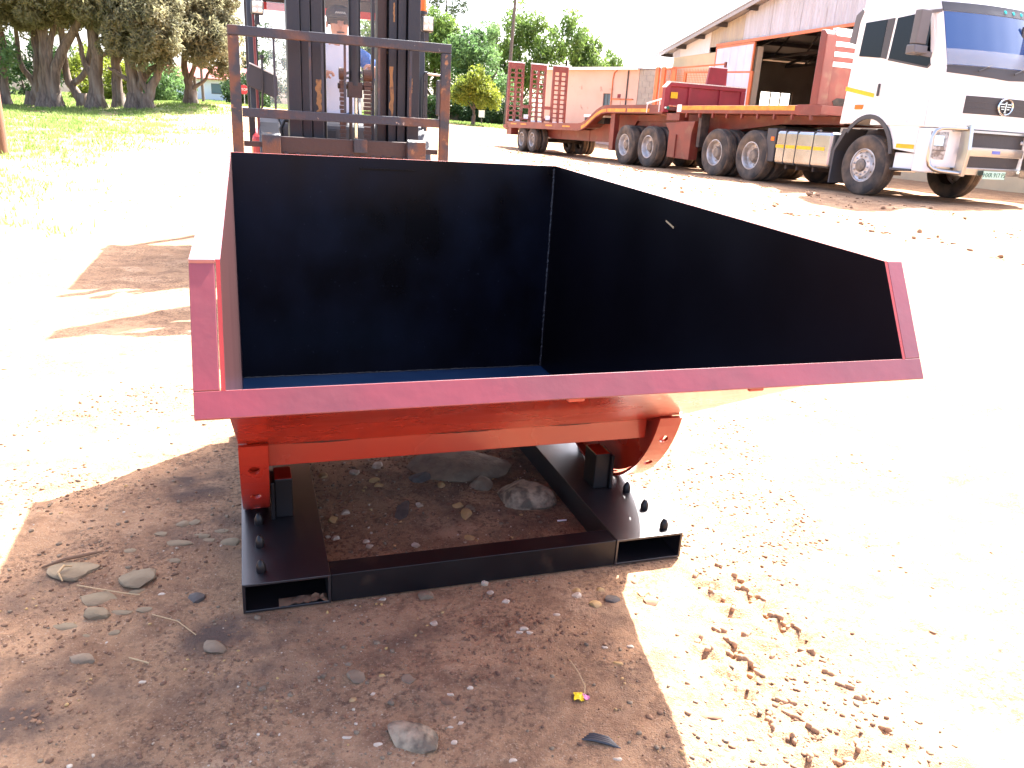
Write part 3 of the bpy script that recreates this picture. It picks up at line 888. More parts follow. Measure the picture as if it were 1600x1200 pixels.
bc = FK(MB().lathe([(0, 0), (.026, 0), (.026, .01), (.021, .012), (.020, .075), (.012, .09), (0, .092)], (1.229, 3.50, 2.045), (0, 0, 1), 16), 'beacon', M['orangelens'], smooth=True)
FK(MB().lathe([(0, 0), (.028, 0), (.028, .02), (0, .02)], (1.229, 3.50, 2.026), (0, 0, 1), 16), 'beacon_base', M['fkblack'], bc)
# mirrors
mr = FK(MB().prism([(.101, 1.585), (.127, 1.640), (.289, 1.575), (.291, 1.47), (.270, 1.448), (.104, 1.515)], 'y', 3.40, 3.425), 'side_mirror', M['trim'], bevel=.006)
FK(MB().beam((.124, 3.41, 1.6455), (.291, 3.41, 1.5805), .034, .007), 'mirror_rim', M['whitepaint'], mr)
FK(MB().tube([(.199, 3.385, 1.685), (.197, 3.385, 1.5), (.19, 3.40, 1.39), (.17, 3.5, 1.36)], .007, 8).lathe([(0, 0), (.016, 0), (.016, .02), (0, .02)], (.199, 3.385, 1.675), (0, 0, 1), 10), 'mirror_stem', M['fkblack'], mr, smooth=True)
mb = MB().tube([(1.229, 3.45, 1.31), (1.229, 3.45, 1.65), (1.238, 3.45, 1.668), (1.252, 3.45, 1.668)], .012, 8).box(1.238, 1.256, 3.44, 3.46, 1.30, 1.66)
for z in (1.62, 1.52, 1.40): mb.lathe([(0, 0), (.006, 0), (0, .005)], (1.240, 3.438, z), (0, -1, 0), 8)
FK(mb, 'door_rail', M['fkblack'])
mr = FK(MB().box(1.317, 1.357, 3.44, 3.465, 1.405, 1.630), 'side_mirror', M['trim'], bevel=.008)
FK(MB().tube([(1.25, 3.45, 1.663), (1.345, 3.45, 1.660), (1.352, 3.45, 1.625)], .007, 8), 'mirror_arm', M['rim'], mr, smooth=True)
FK(MB().tube([(1.25, 3.45, 1.342), (1.335, 3.45, 1.335), (1.345, 3.45, 1.41)], .008, 8), 'mirror_arm', M['rim'], mr, smooth=True)
# steering wheel and dash
mb = MB()
cc = Vector((.85, 3.98, 1.62)); n_ = Vector((0, .45, 1)).normalized(); e1 = Vector((1, 0, 0)); e2 = n_.cross(e1)
ring = [cc + (e1 * math.cos(t) + e2 * math.sin(t)) * .10 for t in np.linspace(0, 2 * math.pi, 25)]
mb.tube(ring, .010, 8)
mb.tube([cc - e1 * .098, cc + e1 * .098], .01, 6).tube([cc, (.85, 3.80, 1.34)], .022, 8)
FK(mb, 'steering_wheel', M['dashblack'], smooth=True)
# wheels
def fwheel(x, y, r, w):
    p = [(r * .55, 0), (r * .9, 0), (r, w * .15), (r, w * .85), (r * .9, w), (r * .55, w)]
    t = FK(MB().lathe(p, (x, y, r + ZG), (1, 0, 0), 28), 'wheel', M['rubber'], smooth=True)
    FK(MB().lathe([(0, w * .3), (r * .4, w * .3), (r * .56, w * .1), (r * .56, w * .9), (r * .4, w * .7), (0, w * .7)], (x, y, r + ZG), (1, 0, 0), 20), 'rim', M['fkred'], t, smooth=True)
for x in (.06, 1.13): fwheel(x, 3.62, .31, .22)
for x in (.16, 1.08): fwheel(x, 5.35, .25, .18)

# ================================================================== DRIVER
def skin_mesh(name, nodes, edges, root, sub=2):
    me = bpy.data.meshes.new(name)
    keys = list(nodes); idx = {k: i for i, k in enumerate(keys)}
    me.from_pydata([nodes[k][0] for k in keys], [(idx[a_], idx[b_]) for a_, b_ in edges], [])
    o = bpy.data.objects.new(name + '_tmp', me); COL.objects.link(o)
    o.modifiers.new('skin', 'SKIN')
    if not me.skin_vertices:
        bpy.context.view_layer.objects.active = o
    sv = me.skin_vertices[0].data if me.skin_vertices else None
    for k in keys:
        r_ = nodes[k][1]
        sv[idx[k]].radius = r_ if isinstance(r_, tuple) else (r_, r_)
        sv[idx[k]].use_root = (k == root)
    s = o.modifiers.new('sub', 'SUBSURF'); s.levels = sub; s.render_levels = sub
    dg = bpy.context.evaluated_depsgraph_get()
    out = bpy.data.meshes.new_from_object(o.evaluated_get(dg))
    bpy.data.objects.remove(o)
    return out
N = {
 'pelvis': ((.78, 4.46, 1.27), (.15, .12)), 'belly': ((.78, 4.44, 1.45), (.15, .115)), 'chest': ((.78, 4.40, 1.66), (.165, .115)), 'neckb': ((.777, 4.37, 1.82), (.085, .075)),
 'neck': ((.776, 4.345, 1.89), .055), 'jaw': ((.776, 4.32, 1.955), (.066, .078)), 'skull': ((.776, 4.325, 2.025), (.075, .09)), 'crown': ((.776, 4.33, 2.075), (.055, .07)),
 'shL': ((.97, 4.39, 1.785), .065), 'elL': ((1.085, 4.24, 1.63), .046), 'wrL': ((.985, 4.02, 1.685), .032), 'paL': ((.955, 3.965, 1.70), (.04, .022)),
 'shR': ((.585, 4.39, 1.785), .065), 'elR': ((.51, 4.22, 1.55), .046), 'wrR': ((.62, 4.03, 1.625), .032), 'paR': ((.645, 3.975, 1.64), (.04, .022)),
 'hipL': ((.87, 4.40, 1.26), .095), 'knL': ((.93, 3.98, 1.27), .066), 'anL': ((.93, 3.88, .90), .042), 'toL': ((.93, 3.78, .84), .038),
 'hipR': ((.69, 4.40, 1.26), .095), 'knR': ((.64, 3.98, 1.27), .066), 'anR': ((.63, 3.88, .90), .042), 'toR': ((.63, 3.78, .84), .038)}
Eg = [('pelvis', 'belly'), ('belly', 'chest'), ('chest', 'neckb'), ('neckb', 'neck'), ('neck', 'jaw'), ('jaw', 'skull'), ('skull', 'crown'),
      ('neckb', 'shL'), ('shL', 'elL'), ('elL', 'wrL'), ('wrL', 'paL'), ('neckb', 'shR'), ('shR', 'elR'), ('elR', 'wrR'), ('wrR', 'paR'),
      ('pelvis', 'hipL'), ('hipL', 'knL'), ('knL', 'anL'), ('anL', 'toL'), ('pelvis', 'hipR'), ('hipR', 'knR'), ('knR', 'anR'), ('anR', 'toR')]
for s_, sg, pa in (('L', -1, N['paL'][0]), ('R', 1, N['paR'][0])):
    for q in range(4):
        a_ = (pa[0] + sg * (.006 + .0 * q), pa[1] - .022 + .019 * (q - 1.0), pa[2] + .012)
        b_ = (pa[0] + sg * .040, a_[1] - .004, pa[2] + .012 - .004 * abs(q - 1.5))
        c_ = (pa[0] + sg * .050, a_[1] - .002, pa[2] - .018)
        for nm, pp, rr in (('a', a_, .010), ('b', b_, .0088), ('c', c_, .0075)): N['f%s%d%s' % (s_, q, nm)] = (pp, rr)
        Eg += [('pa' + s_, 'f%s%da' % (s_, q)), ('f%s%da' % (s_, q), 'f%s%db' % (s_, q)), ('f%s%db' % (s_, q), 'f%s%dc' % (s_, q))]
    t1 = (pa[0] + sg * .012, pa[1] + .035, pa[2] - .012); t2 = (pa[0] + sg * .034, pa[1] + .03, pa[2] - .03)
    N['t%s1' % s_] = (t1, .0105); N['t%s2' % s_] = (t2, .008)
    Eg += [('pa' + s_, 't%s1' % s_), ('t%s1' % s_, 't%s2' % s_)]
pme = skin_mesh('person', N, Eg, 'pelvis')
for k in ('skin', 'shirt', 'blueshirt', 'jeans', 'fkblack'): pme.materials.append(M[k])
for p in pme.polygons:
    c = p.center
    p.use_smooth = True
    if c.z > 1.865: k = 0
    elif c.z < .93: k = 4
    elif c.z < 1.36 or (c.y < 4.2 and c.z < 1.40): k = 3
    elif c.y < 4.19 or (c.y < 4.25 and c.z < 1.60): k = 0
    elif abs(c.x - .78) > .125: k = 2
    else: k = 1
    p.material_index = k
person = bpy.data.objects.new('person', pme); COL.objects.link(person)
person.matrix_world = Matrix.Translation(fp) @ FROT @ Matrix.Translation(FLOC)
tag(person, 'driver in dark cap, pale shirt and blue sleeves sitting inside the forklift cab', 'person')
def PP(mb, name, m, **k): return mb.build(name, m, person, **k)
hc = Vector((.776, 4.325, 2.035))
capm = MB().lathe([(.092, -.006), (.097, .012), (.094, .040), (.078, .066), (.045, .082), (0, .086)], hc + Vector((0, .004, .006)), (0, 0, 1), 20)
capm.add([hc + Vector((math.cos(t) * .085, -.05 - abs(math.sin(t)) * .095 if 0 else -.04 - math.sin(t) * .125, -.006 + .010 * math.sin(t))) for t in np.linspace(0, math.pi, 11)] +
         [hc + Vector((math.cos(t) * .085, -.04 - math.sin(t) * .125, .004 + .010 * math.sin(t))) for t in np.linspace(0, math.pi, 11)],
         [tuple(range(11)), tuple(range(21, 10, -1))] + [(i, i + 1, 12 + i, 11 + i) for i in range(10)])
PP(capm, 'cap', M['cap'], smooth=True)
lm = MB().tube([hc + Vector((-.035 + .007 * i, -.094 + .004 * abs(i - 5) * .5, .030 + (.008 if i % 2 else -.004))) for i in range(11)], .0035, 5)
PP(lm, 'cap_emblem', M['whitepaint'])
PP(MB().tube([hc + Vector((0, -.088, -.035)), hc + Vector((0, -.108, -.062)), hc + Vector((0, -.092, -.070))], [.008, .014, .010], 8), 'nose', M['skin'], smooth=True)
for sx_ in (-1, 1):
    PP(MB().lathe([(0, 0), (.011, .002), (.009, .007), (0, .009)], hc + Vector((sx_ * .031, -.083, -.034)), (0, -1, 0), 10), 'eye', M['hair'], smooth=True)
    PP(MB().lathe([(0, 0), (.022, .004), (.026, .012), (.018, .018), (0, .016)], hc + Vector((sx_ * .078, .005, -.045)), (sx_, 0, 0), 10), 'ear', M['skin'], smooth=True)
PP(MB().tube([hc + Vector((-.026, -.083, -.098)), hc + Vector((0, -.090, -.098)), hc + Vector((.026, -.083, -.098))], .005, 6), 'mouth', M['brown'], smooth=True)
PP(MB().lathe([(.086, -.04), (.092, -.01), (.09, .01)], hc + Vector((0, .012, 0)), (0, 0, 1), 16), 'hair', M['hair'], smooth=True)
# ================================================================== WHEELS FOR TRUCK AND TRAILERS
def wheel_meshes(rad, w, rim_r, style):
    k = rad / .54
    prof = [(rim_r, .03), (rim_r + .03, .004), (rad * .78, -.004), (rad * .90, .004), (rad * .965, .022), (rad * .992, .045), (rad, .06)]
    for i in range(3):
        c = .06 + (w - .12) * (i + 1) / 4
        prof += [(rad, c - .012), (rad - .012, c - .008), (rad - .012, c + .008), (rad, c + .012)]
    prof += [(rad, w - .06), (rad * .992, w - .045), (rad * .965, w - .022), (rad * .90, w - .004), (rad * .78, w + .004), (rim_r + .03, w - .004), (rim_r, w - .03)]
    t = MB().lathe(prof, (0, 0, 0), (0, 1, 0), 40)
    if style == 'front':
        rp = [(rim_r + .004, .03), (rim_r + .012, .012), (rim_r - .004, .010), (rim_r - .015, .035), (rim_r * .84, .045), (rim_r * .76, .005), (rim_r * .72, -.018), (rim_r * .42, -.024), (rim_r * .40, -.02)]
        hp = [(rim_r * .40, -.022), (rim_r * .385, -.05), (rim_r * .30, -.062), (rim_r * .15, -.066), (0, -.067)]
        nr, nh = rim_r * .58, -.024
    else:
        rp = [(rim_r + .004, .03), (rim_r + .012, .012), (rim_r - .004, .010), (rim_r - .018, .04), (rim_r * .93, w * .45), (rim_r * .86, w * .52), (rim_r * .62, w * .55), (rim_r * .60, w * .55)]
        hp = [(rim_r * .60, w * .548), (rim_r * .58, w * .48), (rim_r * .46, w * .44), (rim_r * .42, w * .25), (rim_r * .36, w * .20), (0, w * .19)]
        nr, nh = rim_r * .70, w * .53
    rm = MB().lathe(rp, (0, 0, 0), (0, 1, 0), 36)
    for i in range(10):
        a_ = 2 * math.pi * i / 10
        rm.lathe([(.0165 * k, 0), (.0165 * k, -.018), (.010 * k, -.03), (0, -.03)], (nr * math.cos(a_), nh, nr * math.sin(a_)), (0, 1, 0), 8)
    hb = MB().lathe(hp, (0, 0, 0), (0, 1, 0), 24)
    if style == 'front':
        for i in range(10):
            a_ = 2 * math.pi * (i + .5) / 10
            hb.lathe([(.024, -.001), (.020, -.004), (0, -.004)], (rim_r * .80 * math.cos(a_), .028, rim_r * .80 * math.sin(a_)), (0, 1, 0), 10)
    return t, rm, hb
WH = {}
def put_wheel(root, x, y, z, style, far=False, rad=.54, w=.30, rim=.285, base=(0, 0, 0), first_outer=True):
    key = (style, rad)
    if key not in WH:
        t, rm, hb = wheel_meshes(rad, w, rim, style)
        o = t.build('wheel', M['rubber'], smooth=True)
        o.data.materials.append(M['tread'])
        for p in o.data.polygons:
            if math.hypot(p.center.x, p.center.z) > rad * .97: p.material_index = 1
        r_ = rm.build('rim', M['rim'], smooth=True); h_ = hb.build('hub', M['hub'], smooth=True)
        WH[key] = (o.data, r_.data, h_.data)
        for q in (o, r_, h_): bpy.data.objects.remove(q)
    a_ = bpy.data.objects.new('wheel', WH[key][0]); COL.objects.link(a_)
    a_.parent = root; a_.location = (x + base[0], y + base[1], z + base[2])
    ang = random.uniform(0, 6.28)
    a_.rotation_euler = (0, ang, math.pi if far else 0)
    for nm, me in (('rim', WH[key][1]), ('hub', WH[key][2])):
        b_ = bpy.data.objects.new(nm, me); COL.objects.link(b_); b_.parent = a_
    return a_
def axle(root, x, base, style, dual, rad=.54, w=.30, rim=.285, W=2.5):
    off = (0, w + .04) if dual else (0,)
    for o_ in off:
        put_wheel(root, x, o_, rad - .01, style, False, rad, w, rim, base)
        put_wheel(root, x, W - o_, rad - .01, style, True, rad, w, rim, base)
    MB().tube([(x, .25, rad), (x, W - .25, rad)], .08, 12).build('axle', M['darkunder'], root, loc=base, smooth=True)

# ================================================================== WHITE TRUCK TRACTOR
tr = empty('truck', 'white cab truck tractor with bull bar parked at the head of the red trailers', 'truck', tk(0, 1.25, 0), TROT)
TB = (0, -1.25, 0)
def TK(mb, name, m, parent=None, **k):
    return mb.build(name, m, parent or tr, **({} if parent else {'loc': TB}), **k)
axle(tr, 0, TB, 'front', False)
axle(tr, -3.2753, TB, 'rear', True)
axle(tr, -4.6253, TB, 'rear', True)
for y in (.78, 1.62):
    TK(MB().box(-6.1, 1.35, y, y + .10, .78, 1.04), 'chassis_rail', M['darkunder'])
TK(MB().box(-1.2, 1.0, .9, 1.6, .55, 1.2), 'gearbox', M['darkunder'], bevel=.06)
TK(MB().prism([(-4.9, 1.1), (-4.9, 1.18), (-4.0, 1.24), (-3.2, 1.18), (-3.2, 1.1)], 'y', .8, 1.7), 'fifth_wheel', M['darkunder'])
ST = [0, .04, .10, .25, .55, .9, 1.25]
ST = ST + [2.5 - s for s in ST[-2::-1]]
def off(l):
    q = min(l, 2.5 - l)
    return float(np.interp(q, [0, .04, .10, .25, .55, .9, 1.25], [-.10, -.045, -.01, .03, .10, .15, .165]))
def fxz(z): return float(np.interp(z, [.5, 1.3, 1.75, 2.15, 3.0, 3.12, 3.75], [1.44, 1.44, 1.43, 1.38, 1.08, 1.02, .75]))
def loft(prof, inset=.035):
    # prof: (x, z, frontweight); one ring per station, front pushed by off()
    mb = MB(); k = len(prof); vs = []
    for i, l in enumerate(ST):
        for x, z, w in prof:
            vs.append((x + off(l) * w, l, z))
    fs = []
    for i in range(len(ST) - 1):
        for j in range(k):
            jj = (j + 1) % k
            fs.append((i * k + j, i * k + jj, (i + 1) * k + jj, (i + 1) * k + j))
    fs.append(tuple(range(k))); fs.append(tuple((len(ST) - 1) * k + j for j in range(k - 1, -1, -1)))
    return mb.add(vs, fs)
arch = [(.66 * math.cos(t) * 1.0, .60 + .80 * math.sin(t), 0) for t in np.linspace(R(18), R(125), 10)]
prof = [(-.75, 1.24, 0), (-.70, 2.2, 0), (-.68, 2.95, 0), (-.60, 3.42, 0), (-.32, 3.72, 0), (.3, 3.82, 0), (.75, 3.75, .6), (1.02, 3.12, 1), (1.08, 3.0, 1), (1.38, 2.15, 1), (1.43, 1.75, 1), (1.44, 1.225, 1),
        (1.10, 1.225, 0), (1.10, .80, 0)] + arch
cab = TK(loft(prof), 'cab', M['white'], smooth=True, bevel=.03, seg=3)
bmp = TK(loft([(1.105, .50, 0), (1.105, 1.215, 0), (1.44, 1.215, 1), (1.45, .9, 1), (1.42, .50, 1)]), 'bumper', M['white'], smooth=True, bevel=.02)
def patch(l0, l1, z0, z1, eps, m, name, parent=None, th=.012, nl=12, nz=5, bumper=False, **k):
    mb = MB(); vs = []; fs = []
    fz = (lambda z: float(np.interp(z, [.5, .9, 1.215], [1.42, 1.45, 1.44]))) if bumper else fxz
    zl0 = z0 if callable(z0) else (lambda l: z0); zl1 = z1 if callable(z1) else (lambda l: z1)
    for e in (eps, eps - th):
        for i in range(nl + 1):
            l = l0 + (l1 - l0) * i / nl
            for j in range(nz + 1):
                z = zl0(l) + (zl1(l) - zl0(l)) * j / nz
                vs.append((fz(z) + off(l) + e, l, z))
    n = (nl + 1) * (nz + 1)
    g = lambda i, j, t: t * n + i * (nz + 1) + j
    for i in range(nl):
        for j in range(nz):
            fs.append((g(i, j, 0), g(i + 1, j, 0), g(i + 1, j + 1, 0), g(i, j + 1, 0)))
            fs.append((g(i, j, 1), g(i, j + 1, 1), g(i + 1, j + 1, 1), g(i + 1, j, 1)))
    for i in range(nl):
        fs.append((g(i, 0, 0), g(i, 0, 1), g(i + 1, 0, 1), g(i + 1, 0, 0))); fs.append((g(i, nz, 0), g(i + 1, nz, 0), g(i + 1, nz, 1), g(i, nz, 1)))
    for j in range(nz):
        fs.append((g(0, j, 0), g(0, j + 1, 0), g(0, j + 1, 1), g(0, j, 1))); fs.append((g(nl, j, 0), g(nl, j, 1), g(nl, j + 1, 1), g(nl, j + 1, 0)))
    return TK(mb.add(vs, fs), name, m, parent, smooth=True, **k)
ws = patch(.07, 2.43, 2.20, 3.02, .012, M['windscreen'], 'windscreen', nl=20, nz=6)
patch(.06, 2.44, 3.025, 3.17, .020, M['cowl'], 'windscreen_visor', nl=20)
patch(.06, 2.44, lambda l: 2.02 + .05 * abs(l - 1.25), 2.195, .014, M['trim'], 'wiper_panel', nl=20)
patch(.02, 2.2, 2.20, 2.44, .10, M['clear'], 'stone_guard', th=.006, nl=20)
for l in (1.25, 1.45, 1.65):
    TK(MB().lathe([(.035, 0), (.03, .014), (0, .016)], (fxz(3.1) + off(l) + .018, l, 3.09), (1, 0, .35), 12), 'marker_lamp', M['teal'], smooth=True)
TK(MB().box(1.01, 1.05, .36, .66, 3.14, 3.19), 'roof_lamp', M['lampface'], bevel=.01)
for l in (.55, 1.3):
    TK(MB().tube([(1.45 + off(l), l, 2.12), (1.43 + off(l) - .06, l + .5, 2.30)], .012, 6), 'wiper', M['trim'])
TK(MB().box(1.30, 1.33, 1.62, 2.2, 2.36, 2.9).box(1.331, 1.335, 1.67, 2.15, 2.41, 2.85), 'interior_window', M['trim'])
# grille and emblem
gr = patch(lambda: 0 or .44, 2.06, 1.47, 1.745, .010, M['grille'], 'grille', nl=12) if False else patch(.44, 2.06, 1.47, 1.745, .010, M['grille'], 'grille', nl=14)
for z in (1.565, 1.655):
    patch(.46, 2.04, z, z + .006, .016, M['trim'], 'grille_slat', gr, th=.008)
ex = fxz(1.62) + off(1.25) + .030
mb = MB()
ring = [(ex, 1.25 + .165 * math.cos(t), 1.61 + .125 * math.sin(t)) for t in np.linspace(0, 2 * math.pi, 33)]
mb.tube(ring, .016, 8)
em = TK(mb, 'emblem', M['chrome'], gr, smooth=True)
mb = MB().box(ex - .01, ex + .006, 1.235, 1.262, 1.525, 1.69).box(ex - .01, ex + .006, 1.215, 1.236, 1.66, 1.672).box(ex - .01, ex + .006, 1.222, 1.28, 1.515, 1.527)
for sg in (-1, 1):
    for i, (zz, ln) in enumerate(((1.645, .105), (1.605, .092), (1.567, .07))):
        y0, y1 = 1.25 + sg * .028, 1.25 + sg * (.028 + ln)
        mb.box(ex - .01, ex + .004, min(y0, y1), max(y0, y1), zz, zz + .016)
TK(mb, 'emblem_wings', M['chrome'], gr)
# bumper fittings
for z0, z1 in ((.95, 1.185), (.62, .80)):
    patch(.52, 1.98, z0, z1, .012, M['grille'], 'lower_grille', bmp, bumper=True)
patch(.50, 2.0, .81, .94, .045, M['steelbar'], 'bull_bar_slat', bmp, bumper=True, th=.03)
patch(.16, 2.34, .50, .605, .05, M['steelbar'], 'bumper_strip', bmp, bumper=True, th=.05)
patch(.30, 2.2, 1.175, 1.212, .07, M['steelbar'], 'bull_bar_slat', bmp, bumper=True, th=.05)
patch(1.15, 1.34, .855, .905, .049, M['bluestick'], 'bar_sticker', bmp, bumper=True, th=.005)
for l in (.66, 1.9):
    TK(MB().lathe([(.035, 0), (.028, .02), (0, .028)], (1.47 + off(l), l, 1.06), (1, 0, 0), 14), 'fog_lamp', M['lens'], bmp, smooth=True)
for s_ in (0, 1):
    m1 = (lambda y: y) if s_ == 0 else (lambda y: 2.5 - y)
    l0, l1 = sorted((m1(.012), m1(.27)))
    hl = patch(l0, l1, lambda l: .72 + .9 * max(0, .1 - min(l, 2.5 - l)), 1.165, .008, M['lens'], 'headlight', bmp, bumper=True, nl=10)
    patch(*sorted((m1(.02), m1(.26))), .86, .872, .014, M['trim'], 'headlight_divider', hl, bumper=True, nl=6)
    patch(*sorted((m1(.05), m1(.20))), .94, 1.10, .013, M['chrome'], 'headlight_reflector', hl, bumper=True, nl=6)
    y0, y1 = sorted((m1(.42), m1(.50)))
    TK(MB().prism([(1.60, .48), (1.76, .47), (1.79, .9), (1.74, 1.30), (1.58, 1.26)], 'y', y0, y1), 'bull_bar_post', M['steelbar'], bmp, bevel=.01)
    pts = [(1.68, m1(.42), 1.225), (1.60, m1(.12), 1.225), (1.555, m1(.0), 1.215), (1.52, m1(-.07), 1.17), (1.505, m1(-.10), 1.08), (1.505, m1(-.10), .72), (1.52, m1(-.07), .62), (1.555, m1(.0), .565), (1.60, m1(.1), .54), (1.70, m1(.44), .52)]
    TK(MB().tube(pts, .034, 12), 'bull_bar_loop', M['steelbar'], bmp, smooth=True)
pl = TK(MB().box(1.70, 1.706, 1.00, 1.53, .445, .575), 'number_plate', M['plate'], bmp, bevel=.004)
mt = Matrix(((0, 0, 1, 1.7085), (1, 0, 0, 1.265), (0, 1, 0, .510), (0, 0, 0, 1)))
text_mesh('plate_text', 'HXR 917 FS', .105, M['plateink'], pl, mt, .0015)
# near side door, windows, trim (and the same on the far side)
def side(poly, y, th, name, m, parent=None, **k):
    out = []
    for far in (0, 1):
        y0, y1 = (y - th, y) if not far else (2.5 - y, 2.5 - y + th)
        out.append(TK(MB().prism(poly, 'y', y0, y1), name, m, parent, **k))
    return out
dr = side([(.02, 1.235), (.03, 2.32), (.05, 3.02), (.93, 3.05), (1.12, 2.42), (1.17, 2.1), (1.20, 1.24)], -.004, .014, 'door', M['white'], bevel=.006)
side([(-.545, 2.41), (-.515, 2.97), (-.02, 2.985), (-.03, 2.36)], -.006, .010, 'sleeper_window', M['glass'], bevel=.004)
side([(-.015, 2.36), (.0, 2.985), (.16, 2.99), (.12, 2.33)], -.018, .008, 'pillar_trim', M['trim'])
for i, d in enumerate(dr):
    y0, y1 = ((-.026, -.019) if i == 0 else (2.519, 2.526))
    TK(MB().prism([(.17, 2.345), (.21, 2.985), (.86, 3.03), (.98, 2.62), (1.08, 2.22), (1.03, 2.175)], 'y', y0, y1), 'door_window', M['glass'], d, bevel=.003)
    TK(MB().prism([(.155, 2.31), (.17, 2.345), (1.03, 2.175), (1.08, 2.22), (1.10, 2.20), (1.04, 2.145)], 'y', y0 - .002, y1 + .001), 'window_seal', M['trim'], d)
    TK(MB().box(.07, .11, y0 - .03, y1, 1.72, 1.93), 'door_handle', M['trim'], d, bevel=.012)
side([(-.735, 1.90), (-.735, 1.83), (-.02, 1.70), (-.02, 1.77)], -.006, .004, 'reflective_stripe', M['yellow'])
side([(.70, .87), (.70, .94), (1.08, .935), (1.08, .865)], -.006, .004, 'reflective_stripe', M['yellow'])
side([(-.42, 1.50), (-.42, 1.58), (-.22, 1.58), (-.24, 1.50)], -.002, .02, 'side_marker', M['orangelens'], bevel=.006)
A1_ = [(.665 * math.cos(t), .60 + .815 * math.sin(t)) for t in np.linspace(R(12), R(140), 16)]
A2_ = [(.60 * math.cos(t), .60 + .74 * math.sin(t)) for t in np.linspace(R(12), R(140), 16)][::-1]
side(A1_ + A2_, -.008, .03, 'wheel_arch_trim', M['trim'])
for y0, y1 in ((.0, .5), (2.0, 2.5)):
    TK(MB().prism([(-.50, 1.16), (-.62, 1.16), (-.80, .78), (-.79, .16 if y0 == 0 else .6), (-.76, .16 if y0 == 0 else .6), (-.75, .76)], 'y', y0, y1), 'mud_flap', M['trim'])
    TK(MB().box(.64, 1.098, y0 + .07 if y0 == 0 else y0, y1 if y0 == 0 else y1 - .07, .50, .795), 'step_box', M['white'], bevel=.01)
    TK(MB().box(.64, 1.098, y0 + .004, y1 - .004, .50, .535), 'step', M['cowl'])
    TK(MB().prism([(-.86, 2.66), (-.70, 2.62), (-.68, 2.95), (-.60, 3.16), (-.66, 3.22), (-.80, 3.12)], 'y', y0 - .004 if y0 == 0 else 2.46, .04 if y0 == 0 else 2.504), 'side_deflector', M['mirror'], bevel=.015)
    yy = -.34 if y0 == 0 else 2.84
    s_ = 1 if y0 == 0 else -1
    mm = TK(MB().box(.86, 1.00, min(yy, yy + s_ * .23), max(yy, yy + s_ * .23), 2.50, 3.02).prism([(.84, 2.34), (.84, 2.49), (1.02, 2.49), (1.04, 2.36)], 'y', min(yy - s_ * .03, yy + s_ * .26), max(yy - s_ * .03, yy + s_ * .26)), 'side_mirror', M['mirror'], bevel=.02, seg=3)
    TK(MB().beam((.95, yy + s_ * .2, 3.0), (1.02, yy + s_ * .40, 3.03), .04, .05).beam((.96, yy + s_ * .2, 2.38), (1.10, yy + s_ * .42, 2.33), .06, .08), 'mirror_arm', M['mirror'], mm)
text_mesh('door_text', '28.380', .085, M['grey'], dr[0], Matrix(((1, 0, 0, .78), (0, 0, -1, -.0185), (0, 1, 0, 1.30), (0, 0, 0, 1))), .001)
# tank
for far in (0, 1):
    y0, y1 = (.03, .66) if not far else (1.84, 2.47)
    tn = TK(MB().box(-2.52, -.90, y0, y1, .41, 1.09), 'fuel_tank', M['alu'], bevel=.07, seg=4)
    TK(MB().box(-.915, -.86, y0 + .03, y1 - .03, .45, 1.05), 'tank_end', M['trim'], tn, bevel=.02)
    xs = (-2.22, -1.88, -1.40)
    for x in xs:
        TK(MB().box(x - .022, x + .022, y0 - .007, y1 + .007, .402, 1.097), 'tank_strap', M['strap'], tn, bevel=.06)
        TK(MB().box(x - .025, x + .025, y0 + .1, y1, .32, .40), 'strap_bracket', M['darkunder'], tn)
    yf = (y0 - .004, y0 + .004) if not far else (y1 - .004, y1 + .004)
    for x0, x1 in ((-2.50, -2.25), (-2.19, -1.91), (-1.85, -1.43), (-1.37, -1.06)):
        TK(MB().box(x0, x1, yf[0], yf[1], .735, .80), 'reflective_stripe', M['yellow'], tn)
    TK(MB().lathe([(.05, 0), (.055, .03), (.04, .05), (0, .05)], (-1.62, (y0 + y1) / 2, 1.09), (0, 0, 1), 14), 'filler_cap', M['alu'], tn, smooth=True)
    TK(MB().box(-2.86, -2.56, y0 + .02, y1, .44, 1.12), 'battery_box', M['trim'], bevel=.02)
    TK(MB().box(-2.70, -2.60, y0 + .012 if not far else y1, y0 + .021 if not far else y1 + .01, .87, .95), 'side_marker', M['orangelens'])

# ================================================================== FRONT LINK TRAILER
t1 = empty('trailer', 'front red link trailer with tall headboard, coupled behind the white truck', 'trailer', tk(-8.3, 1.25, 0), TROT)
T1 = (8.3, -1.25, 0)
def TA1(mb, name, m, parent=None, **k):
    return mb.build(name, m, parent or t1, **({} if parent else {'loc': T1}), **k)
axle(t1, -7.69, T1, 'rear', True)
axle(t1, -8.99, T1, 'rear', True)
TA1(MB().box(-6.45, -1.30, .0, 2.5, 1.40, 1.575), 'deck', M['trailer'], bevel=.01)
for y0, y1 in ((-.006, -.001), (2.501, 2.506)):
    TA1(MB().box(-6.20, -2.05, y0, y1, 1.475, 1.572), 'reflective_stripe', M['amber'])
    TA1(MB().box(-6.40, -6.21, y0, y1, 1.43, 1.60), 'white_marker', M['whitepaint'])
for i in range(9):
    x = -6.0 + i * .55
    TA1(MB().box(x, x + .05, -.001, .06, 1.30, 1.40), 'lashing_hook', M['trailer'])
for y in (.62, 1.78):
    TA1(MB().prism([(-9.6, .85), (-9.6, 1.20), (-6.5, 1.395), (-1.4, 1.395), (-1.4, 1.24), (-3.2, 1.22), (-5.3, 1.0), (-6.2, .85)], 'y', y, y + .10), 'main_beam', M['trailer'])
TA1(MB().box(-9.4, -7.2, .75, 1.75, .95, 1.1), 'bogie_frame', M['darkunder'])
